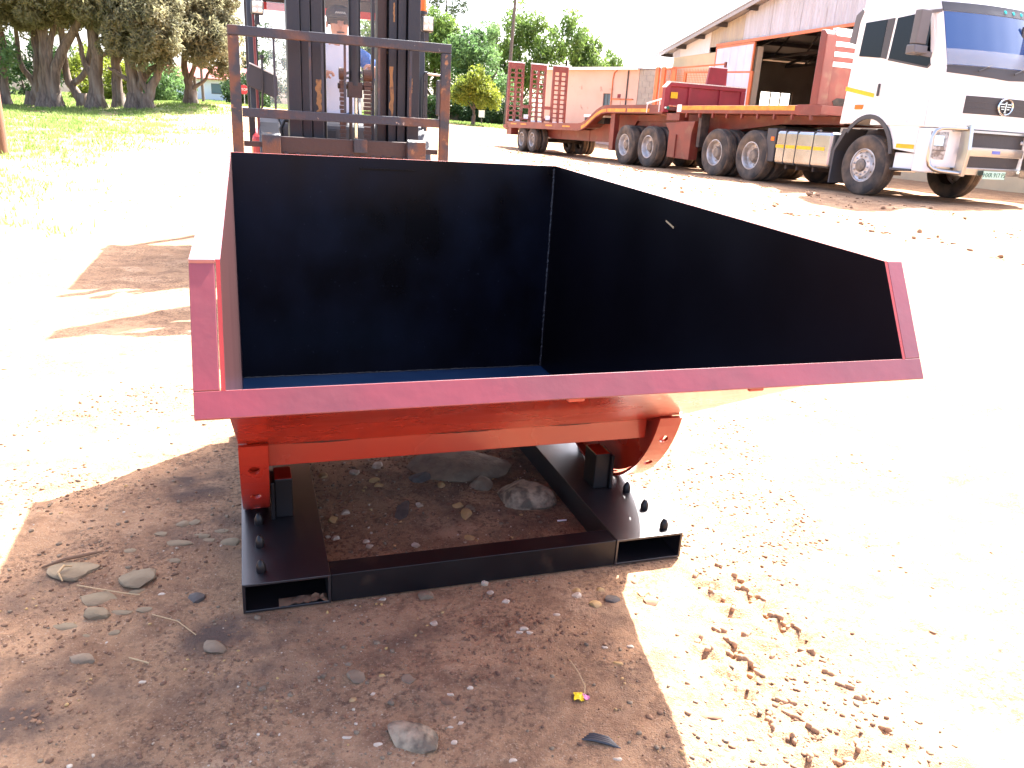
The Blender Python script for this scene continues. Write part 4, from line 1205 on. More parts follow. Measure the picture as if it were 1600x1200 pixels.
for y0, y1 in ((.02, .30), (2.2, 2.48)):
    TA1(MB().prism([(-6.75, .32), (-6.75, .95), (-6.98, 1.16), (-5.62, 1.22), (-5.72, .95), (-5.74, .30)], 'y', y0 + .03, y1), 'landing_leg_box', M['trailer'], bevel=.01)
    TA1(MB().box(-6.52, -6.36, y0, y0 + .03, .34, .88), 'leg_rib', M['trailer'])
    TA1(MB().box(-6.9, -6.3, y0 - .0 + .004, y1, 1.225, 1.395), 'leg_bracket', M['trailer'])
    TA1(MB().box(-5.5, -5.38, y0 + .05, y1, .62, 1.39), 'landing_leg', M['darkunder'])
    TA1(MB().box(-2.0, -1.35, y0 - .018, y0 + .25, 1.385, 1.59), 'corner_bracket', M['trailer'])
# headboard
hb = TA1(MB().box(-1.62, -1.54, .26, 2.24, 1.58, 2.30), 'headboard', M['trailer'])
for y in (.0, 2.24):
    TA1(MB().prism([(-1.66, 1.578), (-1.44, 1.578), (-1.47, 2.86), (-1.56, 2.95), (-1.66, 2.95)], 'y', y, y + .255), 'headboard_post', M['trailer'], hb, bevel=.02)
for i in range(7):
    z = 2.31 + i * .092
    TA1(MB().box(-1.61, -1.55, .257, 2.238, z, z + .088), 'headboard_slat', M['trailer'] if i % 2 else M['whitepaint'], hb, bevel=.004)
TA1(MB().box(-1.63, -1.53, .257, 2.238, 2.955, 3.0), 'headboard_rail', M['whitepaint'], hb)
TA1(MB().prism([(.5, 1.60), (.45, 1.68), (.55, 1.74), (1.0, 1.74), (1.05, 1.66), (.98, 1.60)], 'x', -1.54, -1.53), 'headboard_slot', M['darkunder'], hb)
TA1(MB().tube([(-1.48, .7, 1.7), (-1.1, .8, 1.62), (-.85, .9, 1.72)], .022, 8), 'air_hose', M['strap'], smooth=True)

# ================================================================== REAR LOWBED TRAILER
t2 = empty('trailer', 'rear red lowbed trailer with stepped gooseneck and three upright loading ramps', 'trailer', tk(-15.5, 1.25, 0), TROT)
T2 = (15.5, -1.25, 0)
def TA2(mb, name, m, parent=None, **k):
    return mb.build(name, m, parent or t2, **({} if parent else {'loc': T2}), **k)
for x in (-15.89, -16.89):
    for o_ in (0, .27):
        put_wheel(t2, x, .04 + o_, .425, 'rear', False, .434, .24, .235, T2)
        put_wheel(t2, x, 2.46 - o_, .425, 'rear', True, .434, .24, .235, T2)
    TA2(MB().tube([(x, .25, .434), (x, 2.25, .434)], .07, 10), 'axle', M['darkunder'])
top = [(-7.10, 1.60), (-10.2, 1.60), (-10.5, 1.575), (-10.85, 1.47), (-11.5, 1.17), (-11.8, 1.08), (-12.1, 1.055), (-18.4, 1.02)]
def below(d): return [(x, z - d) for x, z in top]
for y0, y1 in ((.0, .10), (2.4, 2.5)):
    TA2(MB().prism(top + below(.22)[::-1], 'y', y0, y1), 'side_rail', M['trailer'])
    ye = (y0 - .006, y0 - .001) if y0 == 0 else (y1 + .001, y1 + .006)
    TA2(MB().prism(below(.10)[1:6] + below(.185)[1:6][::-1], 'y', *ye), 'reflective_stripe', M['amber'])
    for x0, x1 in ((-10.15, -9.05), (-8.95, -7.75)):
        TA2(MB().box(x0, x1, ye[0], ye[1], 1.415, 1.505), 'reflective_stripe', M['amber'])
    for x0 in (-17.9, -16.9, -14.6, -13.2):
        TA2(MB().box(x0, x0 + .55, ye[0], ye[1], .93, .975), 'reflective_stripe', M['amber'])
TA2(MB().prism([(p[0], p[1] - .03) for p in top] + below(.12)[::-1], 'y', .102, 2.398), 'deck', M['trailer'])
TA2(MB().box(-17.9, -13.2, .10, 2.40, .992, 1.035), 'deck_boards', M['sheetc'])
for y in (.55, 1.85):
    TA2(MB().prism([(-16.6, .86), (-12.2, .86), (-11.5, .98), (-10.6, 1.36), (-7.2, 1.37), (-7.2, 1.22), (-9.3, 1.2), (-9.9, .55), (-15.2, .52), (-16.6, .7)], 'y', y, y + .12), 'main_beam', M['trailer'])
for x in (-14.5, -12.3):
    TA2(MB().box(x, x + .06, .54, .68, .53, .86), 'beam_rib', M['trailer'])
for y in (.12, 2.2):
    TA2(MB().box(-10.1, -9.86, y, y + .16, .34, 1.37), 'landing_leg', M['trailer'])
    TA2(MB().box(-18.4, -17.9, y - .1, y + .2, .55, .8), 'rear_bracket', M['trailer'])
TA2(MB().prism([(-18.75, .88), (-18.75, .80), (-18.4, .72), (-18.2, .8), (-18.2, 1.02)], 'y', .0, 2.5), 'tail_beam', M['trailer'])
# ramps
for y0 in (.0, .93, 1.86):
    rp_ = TA2(MB().box(-18.50, -18.40, y0, y0 + .64, 2.95, 3.16), 'loading_ramp', M['trailer'])
    TA2(MB().box(-18.52, -18.38, y0 - .004, y0 + .644, 3.161, 3.20), 'ramp_tip', M['whitepaint'], rp_)
    for q in (0, .28, .56):
        TA2(MB().prism([(-18.52, .9), (-18.38, .9), (-18.40, 2.949), (-18.50, 2.949)], 'y', y0 + q, y0 + q + .08), 'ramp_stile', M['trailer'], rp_)
    for k in range(11):
        z = 1.06 + k * .172
        for q in (.08, .36):
            TA2(MB().box(-18.485, -18.42, y0 + q, y0 + q + .2, z, z + .05), 'ramp_rung', M['trailer'] if k else M['whitepaint'], rp_)
for z in (1.55, 1.1):
    for y0 in (.65, 1.58):
        TA2(MB().box(-18.48, -18.42, y0, y0 + .27, z, z + .12), 'ramp_brace', M['trailer'])
for y0 in (.70, 1.63):
    TA2(MB().box(-18.40, -18.37, y0, y0 + .18, 1.16, 1.32), 'number_board', M['sheetc'])
# bulkhead across the front of the gooseneck
bk = TA2(MB().box(-7.16, -7.08, .14, 2.34, 1.60, 2.06), 'bulkhead', M['bulk'])
TA2(MB().prism([(-.02, 1.42), (-.02, 2.02), (.12, 2.15), (2.48, 2.15), (2.48, 2.06), (.135, 2.06), (.135, 1.42)], 'x', -7.17, -7.03), 'bulkhead_frame', M['bulk'], bk, bevel=.01)
TA2(MB().box(-7.17, -7.03, 2.341, 2.48, 1.42, 2.059), 'bulkhead_post', M['bulk'], bk, bevel=.01)
for y in (.70, 1.66):
    TA2(MB().box(-7.079, -7.03, y, y + .09, 1.605, 2.055), 'bulkhead_rib', M['bulk'], bk)
TA2(MB().prism([(.13, 2.151), (.0, 2.02), (-.03, 2.03), (.11, 2.178), (2.48, 2.178), (2.48, 2.151)], 'x', -7.18, -7.02), 'bulkhead_cap', M['lampface'], bk)
TA2(MB().prism([(1.24, 2.18), (1.86, 2.18), (1.84, 2.60), (1.30, 2.60)], 'x', -7.15, -7.09), 'bulkhead_extension', M['bulk'], bk)
TA2(MB().box(-7.16, -7.08, 1.30, 1.84, 2.601, 2.625), 'extension_cap', M['whitepaint'], bk)
TA2(MB().box(-7.028, -7.022, .155, .36, 1.77, 1.92), 'warning_board', M['yellow'], bk)
TA2(MB().lathe([(.04, 0), (.04, .03), (0, .035)], (-7.03, .10, 1.53), (1, 0, 0), 12), 'air_coupling', M['green'], bk)
TA2(MB().lathe([(.025, 0), (.025, .03), (0, .035)], (-7.03, .03, 1.53), (1, 0, 0), 12), 'lamp', M['whitepaint'], bk)
mb = MB().beam((-7.9, .0, 1.64), (-7.12, .02, 1.76), .05, .03).beam((-7.86, -.006, 1.40), (-7.86, -.006, 1.65), .05, .012).beam((-7.25, -.006, 1.42), (-7.25, -.006, 1.70), .04, .012)
TA2(mb, 'gooseneck_gate', M['whitepaint'])
tw = MB().box(-12.3, -10.95, .35, 1.3, 1.08, 1.26)
tb_ = tw.build('tool_chest', M['strap'], None)
tb_.matrix_world = Matrix.Translation(TO) @ TROT
lid = MB().box(-12.33, -10.92, .32, 1.33, 1.261, 1.33).build('lid', M['whitepaint'], tb_, bevel=.01)
tag(tb_, 'low black chest with a white lid lying on the lowbed deck', 'chest')
# ================================================================== WAREHOUSE
WO = Vector((7.46, 34.0, .5))
WROT = Matrix(((.258, .966, 0, 0), (-.966, .258, 0, 0), (0, 0, 1, 0), (0, 0, 0, 1)))
wh = empty('warehouse', 'large corrugated iron gabled shed with an open sliding door, behind the trailers', 'shed', WO + WROT.to_3x3() @ Vector((8, 7.5, 0)), WROT)
WB = (-8, -7.5, 0)
def WK(mb, name, m, parent=None, **k):
    return mb.build(name, m, parent or wh, **({} if parent else {'loc': WB}), **k)
def roofz(u): return 4.19 + .163 * (min(u, 16 - u) + 5.13)
WK(MB().box(-4.3, 2.95, 0, .22, -1, 4.0), 'brick_wall', M['cream'])
WK(MB().box(8.6, 20.3, 0, .22, -1, 4.15), 'brick_wall', M['cream'])
# left end wall with its window opening (d 4.5..6.15, z 1.85..2.95)
for d0, d1, z0, z1 in ((.221, 4.48, -1, 4.2), (6.16, 15, -1, 4.2), (4.48, 6.16, -1, 1.45), (4.48, 6.16, 2.93, 4.2)):
    WK(MB().box(-4.3, -4.1, d0, d1, z0, z1), 'end_wall', M['inner'])
WK(MB().box(20.1, 20.3, .221, 15, -1, 4.2), 'end_wall', M['inner'])
WK(MB().box(-4.09, 20.09, 15, 15.2, -1, 4.2).prism([(-4.09, 4.2), (20.09, 4.2), (8, 6.2)], 'y', 15, 15.2), 'back_wall', M['inner'])
WK(MB().box(-4.0, 20.0, .1, 15, -.9, -.02), 'shed_floor', M['concrete'])
wf = WK(MB().box(-4.23, -4.17, 4.48, 4.54, 1.45, 2.93).box(-4.23, -4.17, 6.10, 6.16, 1.45, 2.93).box(-4.23, -4.17, 4.54, 6.10, 2.88, 2.93).box(-4.23, -4.17, 4.54, 6.10, 1.45, 1.50), 'window_frame', M['winframe'])
for d in (5.05, 5.57):
    WK(MB().box(-4.225, -4.175, d, d + .045, 1.501, 2.879), 'window_bar', M['winframe'], wf)
WK(MB().box(-4.224, -4.176, 4.541, 6.099, 2.10, 2.145), 'window_bar', M['winframe'], wf)
# cladding sheets (every sheet a corrugated piece)
def sheet(u0, u1, z0, m, d=-.03, pitch=.19, amp=.018):
    n = max(2, int(round((u1 - u0) / pitch * 2)))
    vs = []; fs = []
    for i in range(n + 1):
        u = u0 + (u1 - u0) * i / n
        dd = d + (amp if i % 2 else -amp)
        vs += [(u, dd, z0), (u, dd, roofz(u) - .10), (u, dd + .03, z0), (u, dd + .03, roofz(u) - .10)]
    for i in range(n):
        a = i * 4
        fs += [(a, a + 4, a + 5, a + 1), (a + 2, a + 3, a + 7, a + 6), (a, a + 2, a + 6, a + 4), (a + 1, a + 5, a + 7, a + 3)]
    fs += [(0, 1, 3, 2), (n * 4, n * 4 + 2, n * 4 + 3, n * 4 + 1)]
    return WK(MB().add(vs, fs), 'cladding_sheet', m)
us = [-4.3, -3.55, -2.84, -1.8, -.8, .1, 1.0, 1.87]
ms = ['sheetw', 'sheetc', 'sheetc', 'sheetc', 'sheetb', 'sheetb', 'sheetb']
for i in range(7):
    sheet(us[i] + .004, us[i + 1] - .004, 4.0 if us[i] < -.9 else 4.20, M[ms[i]], d=-.03 - .006 * (i % 2))
u = 1.87; i = 0
while u < 20.2:
    u1 = min(u + .92, 20.3)
    sheet(u + .004, u1 - .004, 4.27, M['sheetw'], d=-.05 - .008 * (i % 2)); u = u1; i += 1
# roof
for s_ in (0, 1):
    pl_ = [(-5.13, 4.19), (8, roofz(8)), (8, roofz(8) - .06), (-5.13, 4.13)]
    if s_: pl_ = [(16 - p[0], p[1]) for p in pl_]
    WK(MB().prism(pl_, 'y', -.55, 15.4), 'roof_sheet', M['roof'])
    bb = [(-5.13, 4.12), (8, roofz(8) - .07), (8, roofz(8) - .20), (-5.13, 3.99)]
    if s_: bb = [(16 - p[0], p[1]) for p in bb]
    WK(MB().prism(bb, 'y', -.53, -.49), 'barge_board', M['roof'])
for u in (-4.6, -3.1, -1.4, .4, 2.6, 4.6, 6.6, 9.4, 11.4, 13.6, 16, 18, 20):
    WK(MB().box(u - .05, u + .05, -.489, 14.9, roofz(u) - .24, roofz(u) - .08), 'purlin', M['truss'])
for d in (2.5, 5.5, 8.5, 11.5):
    tz = WK(MB().box(-4.05, 20.05, d, d + .1, 3.95, 4.06), 'roof_truss', M['truss'])
    WK(MB().beam((-4.0, d + .05, 4.1), (8, d + .05, roofz(8) - .32), .08, .1).beam((20.0, d + .05, 4.1), (8, d + .05, roofz(8) - .32), .08, .1), 'rafter', M['truss'], tz)
    for q in range(10):
        uu = -2.5 + q * 2.33
        WK(MB().beam((uu, d + .05, 4.06), (uu + 1.1, d + .05, roofz(uu + 1.1) - .36), .05, .05), 'truss_web', M['truss'], tz)
WK(MB().box(5.2, 5.7, 5.4, 5.5, 4.35, 4.42), 'strip_light', M['whitepaint'])
WK(MB().box(4.9, 6.2, 8.4, 8.5, 3.8, 3.84), 'strip_light', M['whitepaint'])
# door
WK(MB().box(-.05, 8.6, -.16, -.10, 4.165, 4.265), 'door_track', M['orange'])
dp = WK(MB().box(.06, 2.88, -.15, -.12, -.4, 4.08), 'sliding_door', M['door'])
for i in range(1, 5):
    uu = .06 + 2.82 * i / 5
    WK(MB().box(uu, uu + .02, -.158, -.15, -.4, 4.08), 'door_rib', M['door'], dp)
WK(MB().box(2.881, 2.965, -.17, -.11, -.45, 4.14), 'door_stile', M['orange'], dp)
WK(MB().box(.0, .059, -.17, -.11, -.45, 4.14), 'door_stile', M['orange'], dp)
WK(MB().box(.06, 2.88, -.17, -.11, 4.081, 4.15), 'door_rail', M['orange'], dp)

# ================================================================== PINK BUILDING AND BLOCK WALL
PD = Vector((.7046, -.7096, 0)); PN = Vector((.7096, .7046, 0))
PO = Vector((.70, 42.2, .6))
PROT = Matrix(((PD.x, PN.x, 0, 0), (PD.y, PN.y, 0, 0), (0, 0, 1, 0), (0, 0, 0, 1)))
pk = empty('pink_building', 'low salmon pink plastered building with a small grey window behind the lowbed', 'building', PO + PD * 3 + PN * 3, PROT)
PB_ = (-3, -3, 0)
def PK(mb, name, m, parent=None, **k): return mb.build(name, m, parent or pk, **({} if parent else {'loc': PB_}), **k)
for u0, u1, z0, z1 in ((0, 3.92, -1, 3.33), (4.36, 5.92, -1, 3.33), (3.92, 4.36, -1, 1.6), (3.92, 4.36, 2.28, 3.33)):
    PK(MB().box(u0, u1, 0, .2, z0, z1), 'front_wall', M['pink'])
PK(MB().box(0, .2, .201, 6, -1, 3.33), 'side_wall', M['pink']); PK(MB().box(5.72, 5.92, .201, 6, -1, 3.33), 'side_wall', M['pink'])
PK(MB().box(.2, 5.72, 5.8, 6, -1, 3.33), 'back_wall', M['pink'])
PK(MB().box(-.2, 6.0, -.22, 6.2, 3.335, 3.40), 'roof', M['sheetc'])
PK(MB().box(-.2, 6.0, -.235, -.221, 3.30, 3.42), 'fascia', M['whitepaint'])
w_ = PK(MB().box(3.92, 3.95, .06, .12, 1.6, 2.28).box(4.33, 4.36, .06, .12, 1.6, 2.28).box(3.95, 4.33, .06, .12, 2.25, 2.28).box(3.95, 4.33, .06, .12, 1.6, 1.63).box(4.12, 4.15, .06, .12, 1.63, 2.25), 'window_frame', M['winframe'])
PK(MB().box(3.95, 4.33, .08, .10, 1.63, 2.25), 'window_pane', M['blueglass'], w_)
PK(MB().tube([(4.46, -.03, .5), (4.44, -.03, 2.9), (4.50, -.03, 3.18), (4.65, -.03, 3.28)], .025, 8), 'downpipe', M['orange'], smooth=True)
PK(MB().box(4.42, 5.72, -.05, -.0005, 2.02, 2.07), 'pipe', M['orange'])
PK(MB().box(4.80, 4.96, -.03, -.0005, 2.10, 2.26), 'meter_box', M['bulk'])
PK(MB().box(4.62, 5.0, -.02, -.0005, .6, 2.0), 'door', M['pink'])
PK(MB().box(5.3, 5.34, -.06, -.0005, .2, 3.28), 'downpipe', M['greypole'])
bwl = empty('block_wall', 'bare grey cement block wall joining the pink building to the shed', 'wall', PO + PD * 6.6, PROT)
for r_ in range(16):
    z = -.6 + r_ * .245
    for c_ in range(5):
        u0 = -.67 + c_ * .41 - (.2 if r_ % 2 else 0)
        a0, a1 = max(u0, -.67), min(u0 + .40, 1.0)
        if a1 - a0 < .05: continue
        MB().box(a0, a1, .02 + random.uniform(-.004, .004), .18, z, z + .236).build('cement_block', M['block'], bwl)
MB().box(-.67, 1.0, .035, .165, -.6, 3.30).build('mortar', M['block'], bwl)
MB().box(-.68, 1.02, -.02, .22, 3.325, 3.38).build('coping', M['roof'], bwl)

# ================================================================== ORANGE MESH CAGE
ca = Vector((4.14, 28.0, 0)); cb = Vector((5.93, 26.0, 0))
cd_ = (cb - ca).normalized(); cl = (cb - ca).length; cn = Vector((-cd_.y, cd_.x, 0))
if cn.y < 0: cn = -cn
cz = .45
CROT = Matrix(((cd_.x, cn.x, 0, 0), (cd_.y, cn.y, 0, 0), (0, 0, 1, 0), (0, 0, 0, 1)))
cg = empty('mesh_cage', 'orange steel cage with wire mesh sides standing between trailers and shed', 'cage', Vector((ca.x, ca.y, cz)), CROT)
for x in (-.03, .22):
    MB().box(x, x + .14, 0, .08, -.05, 2.92).build('cage_post', M['orange'], cg)
MB().box(cl - .04, cl + .02, 0, .06, -.05, 3.04).build('cage_post', M['trailer'], cg)
MB().box(.62, .80, .02, .06, -.05, 2.92).build('cage_post', M['orange'], cg)
for z0, z1 in ((2.86, 2.98), (2.32, 2.40), (.6, .6), (.1, .1)):
    MB().beam((.37, .04, z0), (cl - .045, .04, z1), .04, .045).build('cage_rail', M['orange'], cg)
for y in (1.5,):
    for x in (-.03, cl - .08):
        MB().box(x, x + .09, y, y + .08, -.05, 2.9).build('cage_post', M['orange'], cg)
    MB().box(.07, cl - .09, y, y + .05, 2.85, 2.9).build('cage_rail', M['orange'], cg)
mb = MB()
for i in range(36):
    x = .4 + i * (cl - .5) / 36
    mb.box(x, x + .009, .035, .044, .1, 2.86)
for i in range(40):
    z = .14 + i * .068
    mb.box(.37, cl - .045, .045, .054, z, z + .009)
tag(mb.build('wire_mesh', M['orange'], cg), kind='stuff')

# ================================================================== FAR HOUSE, SIGNS, POLES
hs = empty('house', 'small pale house with a red tin roof far behind the tree row', 'house', (-24.2, 60, 1.5))
MB().box(-4, 3.0, 0, 5, -.6, 1.45).build('wall', M['housewall'], hs)
MB().prism([(-.4, 1.45), (2.5, 2.35), (5.4, 1.45), (5.4, 1.52), (2.5, 2.43), (-.4, 1.52)], 'x', -4.3, 3.3).build('roof', M['houseroof'], hs)
wq = MB().box(1.2, 2.1, -.03, -.001, .5, 1.2).build('window', M['winframe'], hs)
MB().box(1.26, 2.04, -.04, -.031, .56, 1.14).build('window_pane', M['blueglass'], wq)
zz = gz1(-16.86, 49)
sg = empty('stop_sign', 'red octagonal stop sign on a thin post seen through the backrest frame', 'sign', (-16.86, 49, zz))
MB().tube([(0, .02, -.2), (0, .02, 2.226 - zz + .3)], .025, 8).build('post', M['rim'], sg)
hgt = 2.226 - zz
o8 = [(.28 * math.cos(R(22.5 + 45 * i)), hgt + .28 * math.sin(R(22.5 + 45 * i))) for i in range(8)]
fc = MB().prism(o8, 'y', -.02, -.008).build('sign_face', M['signred'], sg)
text_mesh('sign_text', 'STOP', .19, M['whitepaint'], sg, Matrix(((1, 0, 0, 0), (0, 0, -1, -.023), (0, 1, 0, hgt), (0, 0, 0, 1))), .002)
def pole(name, label, x, y, r0, r1, top, lean=(0, 0), m='pole', cat='pole'):
    z = gz1(x, y)
    n = 9
    pts = [Vector((lean[0] * t, lean[1] * t, -.3 + (top - z + .3) * t)) for t in [i / n for i in range(n + 1)]]
    o = MB().tube(pts, [r0 + (r1 - r0) * i / n for i in range(n + 1)], 14).build(name, M[m], smooth=True)
    o.location = (x, y, z)
    return tag(o, label, cat)
pole('utility_pole', 'brown timber pole at the far left edge standing in grass', -8.47, 13, .125, .10, 8.5, (-.1, 0))
pole('utility_pole', 'thin dark tall pole leaning slightly, rising behind the loading ramps', -1.41, 50, .12, .075, 11, (.33, 0), 'greypole')
pole('utility_pole', 'thin dark pole rising just left of the forklift backrest corner', -15.75, 40, .07, .055, 9, (-.1, 0), 'greypole')
pole('fence_post', 'short timber post standing in grass right of the cypress row', -13.3, 33, .07, .06, 2.34, (.0, 0), 'greypole', 'post')
sb = empty('small_sign', 'small white board on a post beside the little round tree', 'sign', (-2.72, 48, gz1(-2.72, 48)))
MB().tube([(0, .02, -.2), (0, .02, .75)], .03, 8).build('post', M['greypole'], sb)
MB().box(-.17, .17, -.02, .01, .42, .82).build('board', M['whitepaint'], sb)

# ================================================================== TREES
def leaf_quads(C, Rr, n, size, aspect, rs, droop=0.0, shell=True):
    C = np.repeat(C, n, 0); r = np.repeat(Rr, n)
    d = rs.normal(size=C.shape); d /= np.linalg.norm(d, axis=1)[:, None]
    rad = r * np.cbrt(rs.uniform(.12, 1, len(r)))
    if droop: d[:, 2] *= 1.0 + droop
    Pp = C + d * rad[:, None]
    a = rs.normal(size=C.shape)
    if droop: a[:, 2] -= 2.2 * droop
    a /= np.linalg.norm(a, axis=1)[:, None]
    b = np.cross(a, rs.normal(size=C.shape)); b /= np.linalg.norm(b, axis=1)[:, None] + 1e-9
    s = size * rs.uniform(.6, 1.4, len(r))[:, None]
    a = a * s * aspect; b = b * s
    V = np.stack([Pp - a * .9, Pp + b * .55, Pp + a, Pp - b * .55], 1).reshape(-1, 3)
    return V
def crown_clumps(cx, cy, cz, rx, ry, rz, n, rs, lo=.55, cut=-1.0):
    out = []
    while len(out) < n:
        d = rs.normal(size=3); d /= np.linalg.norm(d)
        k = rs.uniform(lo, 1.0)
        p = d * k
        if p[2] < cut: continue
        out.append((cx + p[0] * rx, cy + p[1] * ry, cz + p[2] * rz))
    return np.array(out)
def limb(mb, pts, r0, r1, n=8, wob=.03):
    pts = [Vector(p) for p in pts]
    # smooth by Catmull-Rom
    out = []
    P_ = [pts[0]] + pts + [pts[-1]]
    for i in range(1, len(P_) - 2):
        for t in (0, .25, .5, .75):
            a, b, c, d = P_[i - 1], P_[i], P_[i + 1], P_[i + 2]
            out.append(.5 * ((2 * b) + (c - a) * t + (2 * a - 5 * b + 4 * c - d) * t * t + (3 * b - a - 3 * c + d) * t ** 3))
    out.append(pts[-1])
    k = len(out)
    for i in range(1, k - 1):
        out[i] = out[i] + Vector((random.uniform(-wob, wob), random.uniform(-wob, wob), 0))
    mb.tube(out, [r0 + (r1 - r0) * (i / (k - 1)) ** .8 for i in range(k)], n)
def add_tree(name, label, cat, x, y, limbs, crowns, leafm, barkm, nclump, nleaf, size, seed, aspect=1.6, droop=0, group=None, clr=.45, lo=.55, cut=-1.0, flare=True):
    rs = np.random.RandomState(seed)
    z = gz1(x, y)
    root = empty(name, label, cat, (x, y, z), None, group)
    mb = MB()
    for pts, r0, r1 in limbs:
        limb(mb, pts, r0, r1, 10)
        if flare and pts[0][2] < .05:
            mb.lathe([(r0 * 1.55, -.15), (r0 * 1.32, .08), (r0 * 1.1, .25), (r0 * .9, .5)], pts[0], (0, 0, 1), 10)
    mb.build('trunk', M[barkm], root, smooth=True)
    Cs = [crown_clumps(*c, max(4, int(nclump * c[3] * c[5] / sum(q[3] * q[5] for q in crowns))), rs, lo, cut) for c in crowns]
    C = np.concatenate(Cs)
    Rr = clr * rs.uniform(.65, 1.35, len(C))
    V = leaf_quads(C, Rr, nleaf, size, aspect, rs, droop)
    np_mesh('crown', V, np.arange(len(V)).reshape(-1, 4), M[leafm], root)
    return root
CY = 'cypress trees in a row at the left'
#   x, y, lean limbs, crown list
cyp = [
 (-18.85, 29.6, [([(0, 0, 0), (.05, 0, .9), (.25, 0, 1.7), (.1, 0, 3.0), (.2, 0, 5)], .20, .08), ([(.1, 0, .7), (-.3, .1, 1.6), (-.4, 0, 3)], .12, .05)],
  [(-.4, 0, 5.2, 2.0, 1.7, 2.9)], 'cypress', 'leftmost of the cypress trees, with a forked brown trunk'),
 (-18.15, 30.2, [([(0, 0, 0), (.25, 0, .8), (.35, 0, 1.8), (.3, 0, 3.2), (.3, 0, 5)], .26, .09), ([(.2, 0, .6), (-.25, -.1, 1.5), (-.3, 0, 2.9)], .14, .06)],
  [(.1, .2, 5.4, 1.6, 1.6, 2.9)], 'cypress', 'cypress with a dark leaning trunk, second from the left'),
 (-17.3, 29.8, [([(-.15, 0, 0), (-.1, 0, 1), (.0, 0, 2.2), (-.1, 0, 4.6)], .30, .12), ([(.15, 0, 0), (.25, 0, 1.1), (.75, 0, 2.1), (1.35, -.1, 2.9), (1.6, 0, 4)], .26, .08), ([(.05, -.1, .2), (.15, -.1, 1.6), (.5, 0, 3.0)], .20, .07)],
  [(0, 0, 5.2, 1.6, 1.6, 2.6), (1.2, 0, 4.9, 1.3, 1.2, 1.7)], 'cypress', 'thickest cypress, its pale trunk splitting into several leaning stems'),
 (-16.55, 30.3, [([(.15, 0, 0), (-.1, 0, .55), (-.3, 0, 1.0), (-.35, 0, 2.6), (-.3, 0, 4)], .19, .08), ([(-.25, 0, .75), (.25, -.1, 1.05), (.62, -.1, 1.75), (.70, -.1, 2.6), (.5, 0, 3.1)], .12, .07)],
  [(.1, .3, 5.4, 1.4, 1.4, 2.5)], 'cypress', 'cypress with one long branch curving up like a hook'),
 (-15.7, 29.9, [([(0, 0, 0), (.05, 0, .9), (.2, 0, 1.8), (.15, 0, 3), (.2, 0, 5)], .30, .10), ([(.15, 0, .6), (-.3, .1, 1.5), (-.45, 0, 2.6)], .14, .06), ([(.22, 0, 1.75), (.9, -.1, 1.95), (1.6, -.1, 1.98)], .10, .05)],
  [(.1, 0, 5.0, 1.7, 1.6, 2.3)], 'cypress', 'stout reddish cypress trunk right of the hooked branch'),
 (-15.05, 30.3, [([(0, 0, 0), (-.02, 0, 1.2), (.05, 0, 2.4), (0, 0, 4.5)], .22, .09), ([(0, 0, 1.4), (.5, 0, 2.1), (1.1, 0, 2.5)], .10, .04)],
  [(.2, .2, 4.7, 1.4, 1.5, 2.2)], 'cypress2', 'straight narrow grey cypress between two stout trunks'),
 (-14.25, 29.9, [([(0, 0, 0), (.0, 0, 1.0), (-.15, 0, 2.0), (0, 0, 4)], .30, .10), ([(.1, 0, .6), (.55, -.1, 1.2), (1.3, -.1, 1.7), (1.9, 0, 2.2)], .15, .05), ([(0, 0, .8), (-.5, 0, 1.1), (-.9, .0, 1.3)], .10, .05)],
  [(.1, 0, 3.9, 1.8, 1.6, 2.45)], 'cypress2', 'cypress with low spreading limbs and dense grey green foliage'),
 (-13.65, 29.6, [([(-.05, 0, 0), (.1, 0, .6), (.45, 0, 1.25), (.75, 0, 2.0), (.9, 0, 3.4)], .20, .07), ([(.05, 0, .5), (-.2, 0, 1.1), (-.1, 0, 2)], .12, .05)],
  [(.45, -.1, 3.7, 1.6, 1.5, 2.45)], 'cypress2', 'cypress leaning to the right, at the end of the dark row'),
 (-12.9, 31.5, [([(0, 0, 0), (0, 0, .7), (-.15, 0, 1.3), (0, 0, 3)], .22, .08), ([(.05, 0, .5), (.5, 0, .8), (.9, 0, 1.3)], .09, .04), ([(0, 0, .8), (.25, 0, 1.5), (.5, 0, 2.6)], .11, .04)],
  [(.9, 0, 3.7, 1.35, 1.4, 2.75)], 'cypress2', 'rightmost cypress of the row, standing apart from the others'),
]
def lower_top(c, top=5.1):
    bot = c[2] - c[5]; tp = min(c[2] + c[5], top)
    return (c[0], c[1], (tp + bot) / 2, c[3], c[4], (tp - bot) / 2)
for i, (x, y, lim, cr, lm_, lab) in enumerate(cyp):
    cr = [lower_top(c) for c in cr]
    cr = cr + [(c[0] + .35, c[1] - 1.0, c[2] - c[5] * .35, c[3] * .6, c[4] * .5, c[5] * .5) for c in cr]
    add_tree('cypress_tree', lab, 'tree', x, y, lim, cr, lm_, 'bark', 150, 165, .050, 100 + i, 1.9, .0, CY, .33, .35, -.92)
# a young leafy sapling among the trunks
add_tree('sapling', 'young bright green sapling growing in front of the left cypress trunks', 'tree', -18.4, 28.6, [([(0, 0, 0), (.1, 0, .9), (.3, 0, 1.9)], .05, .02)], [(.2, 0, 1.75, .75, .5, .55)], 'willow2', 'bark2', 16, 60, .06, 140, 1.6, 0, None, .28)
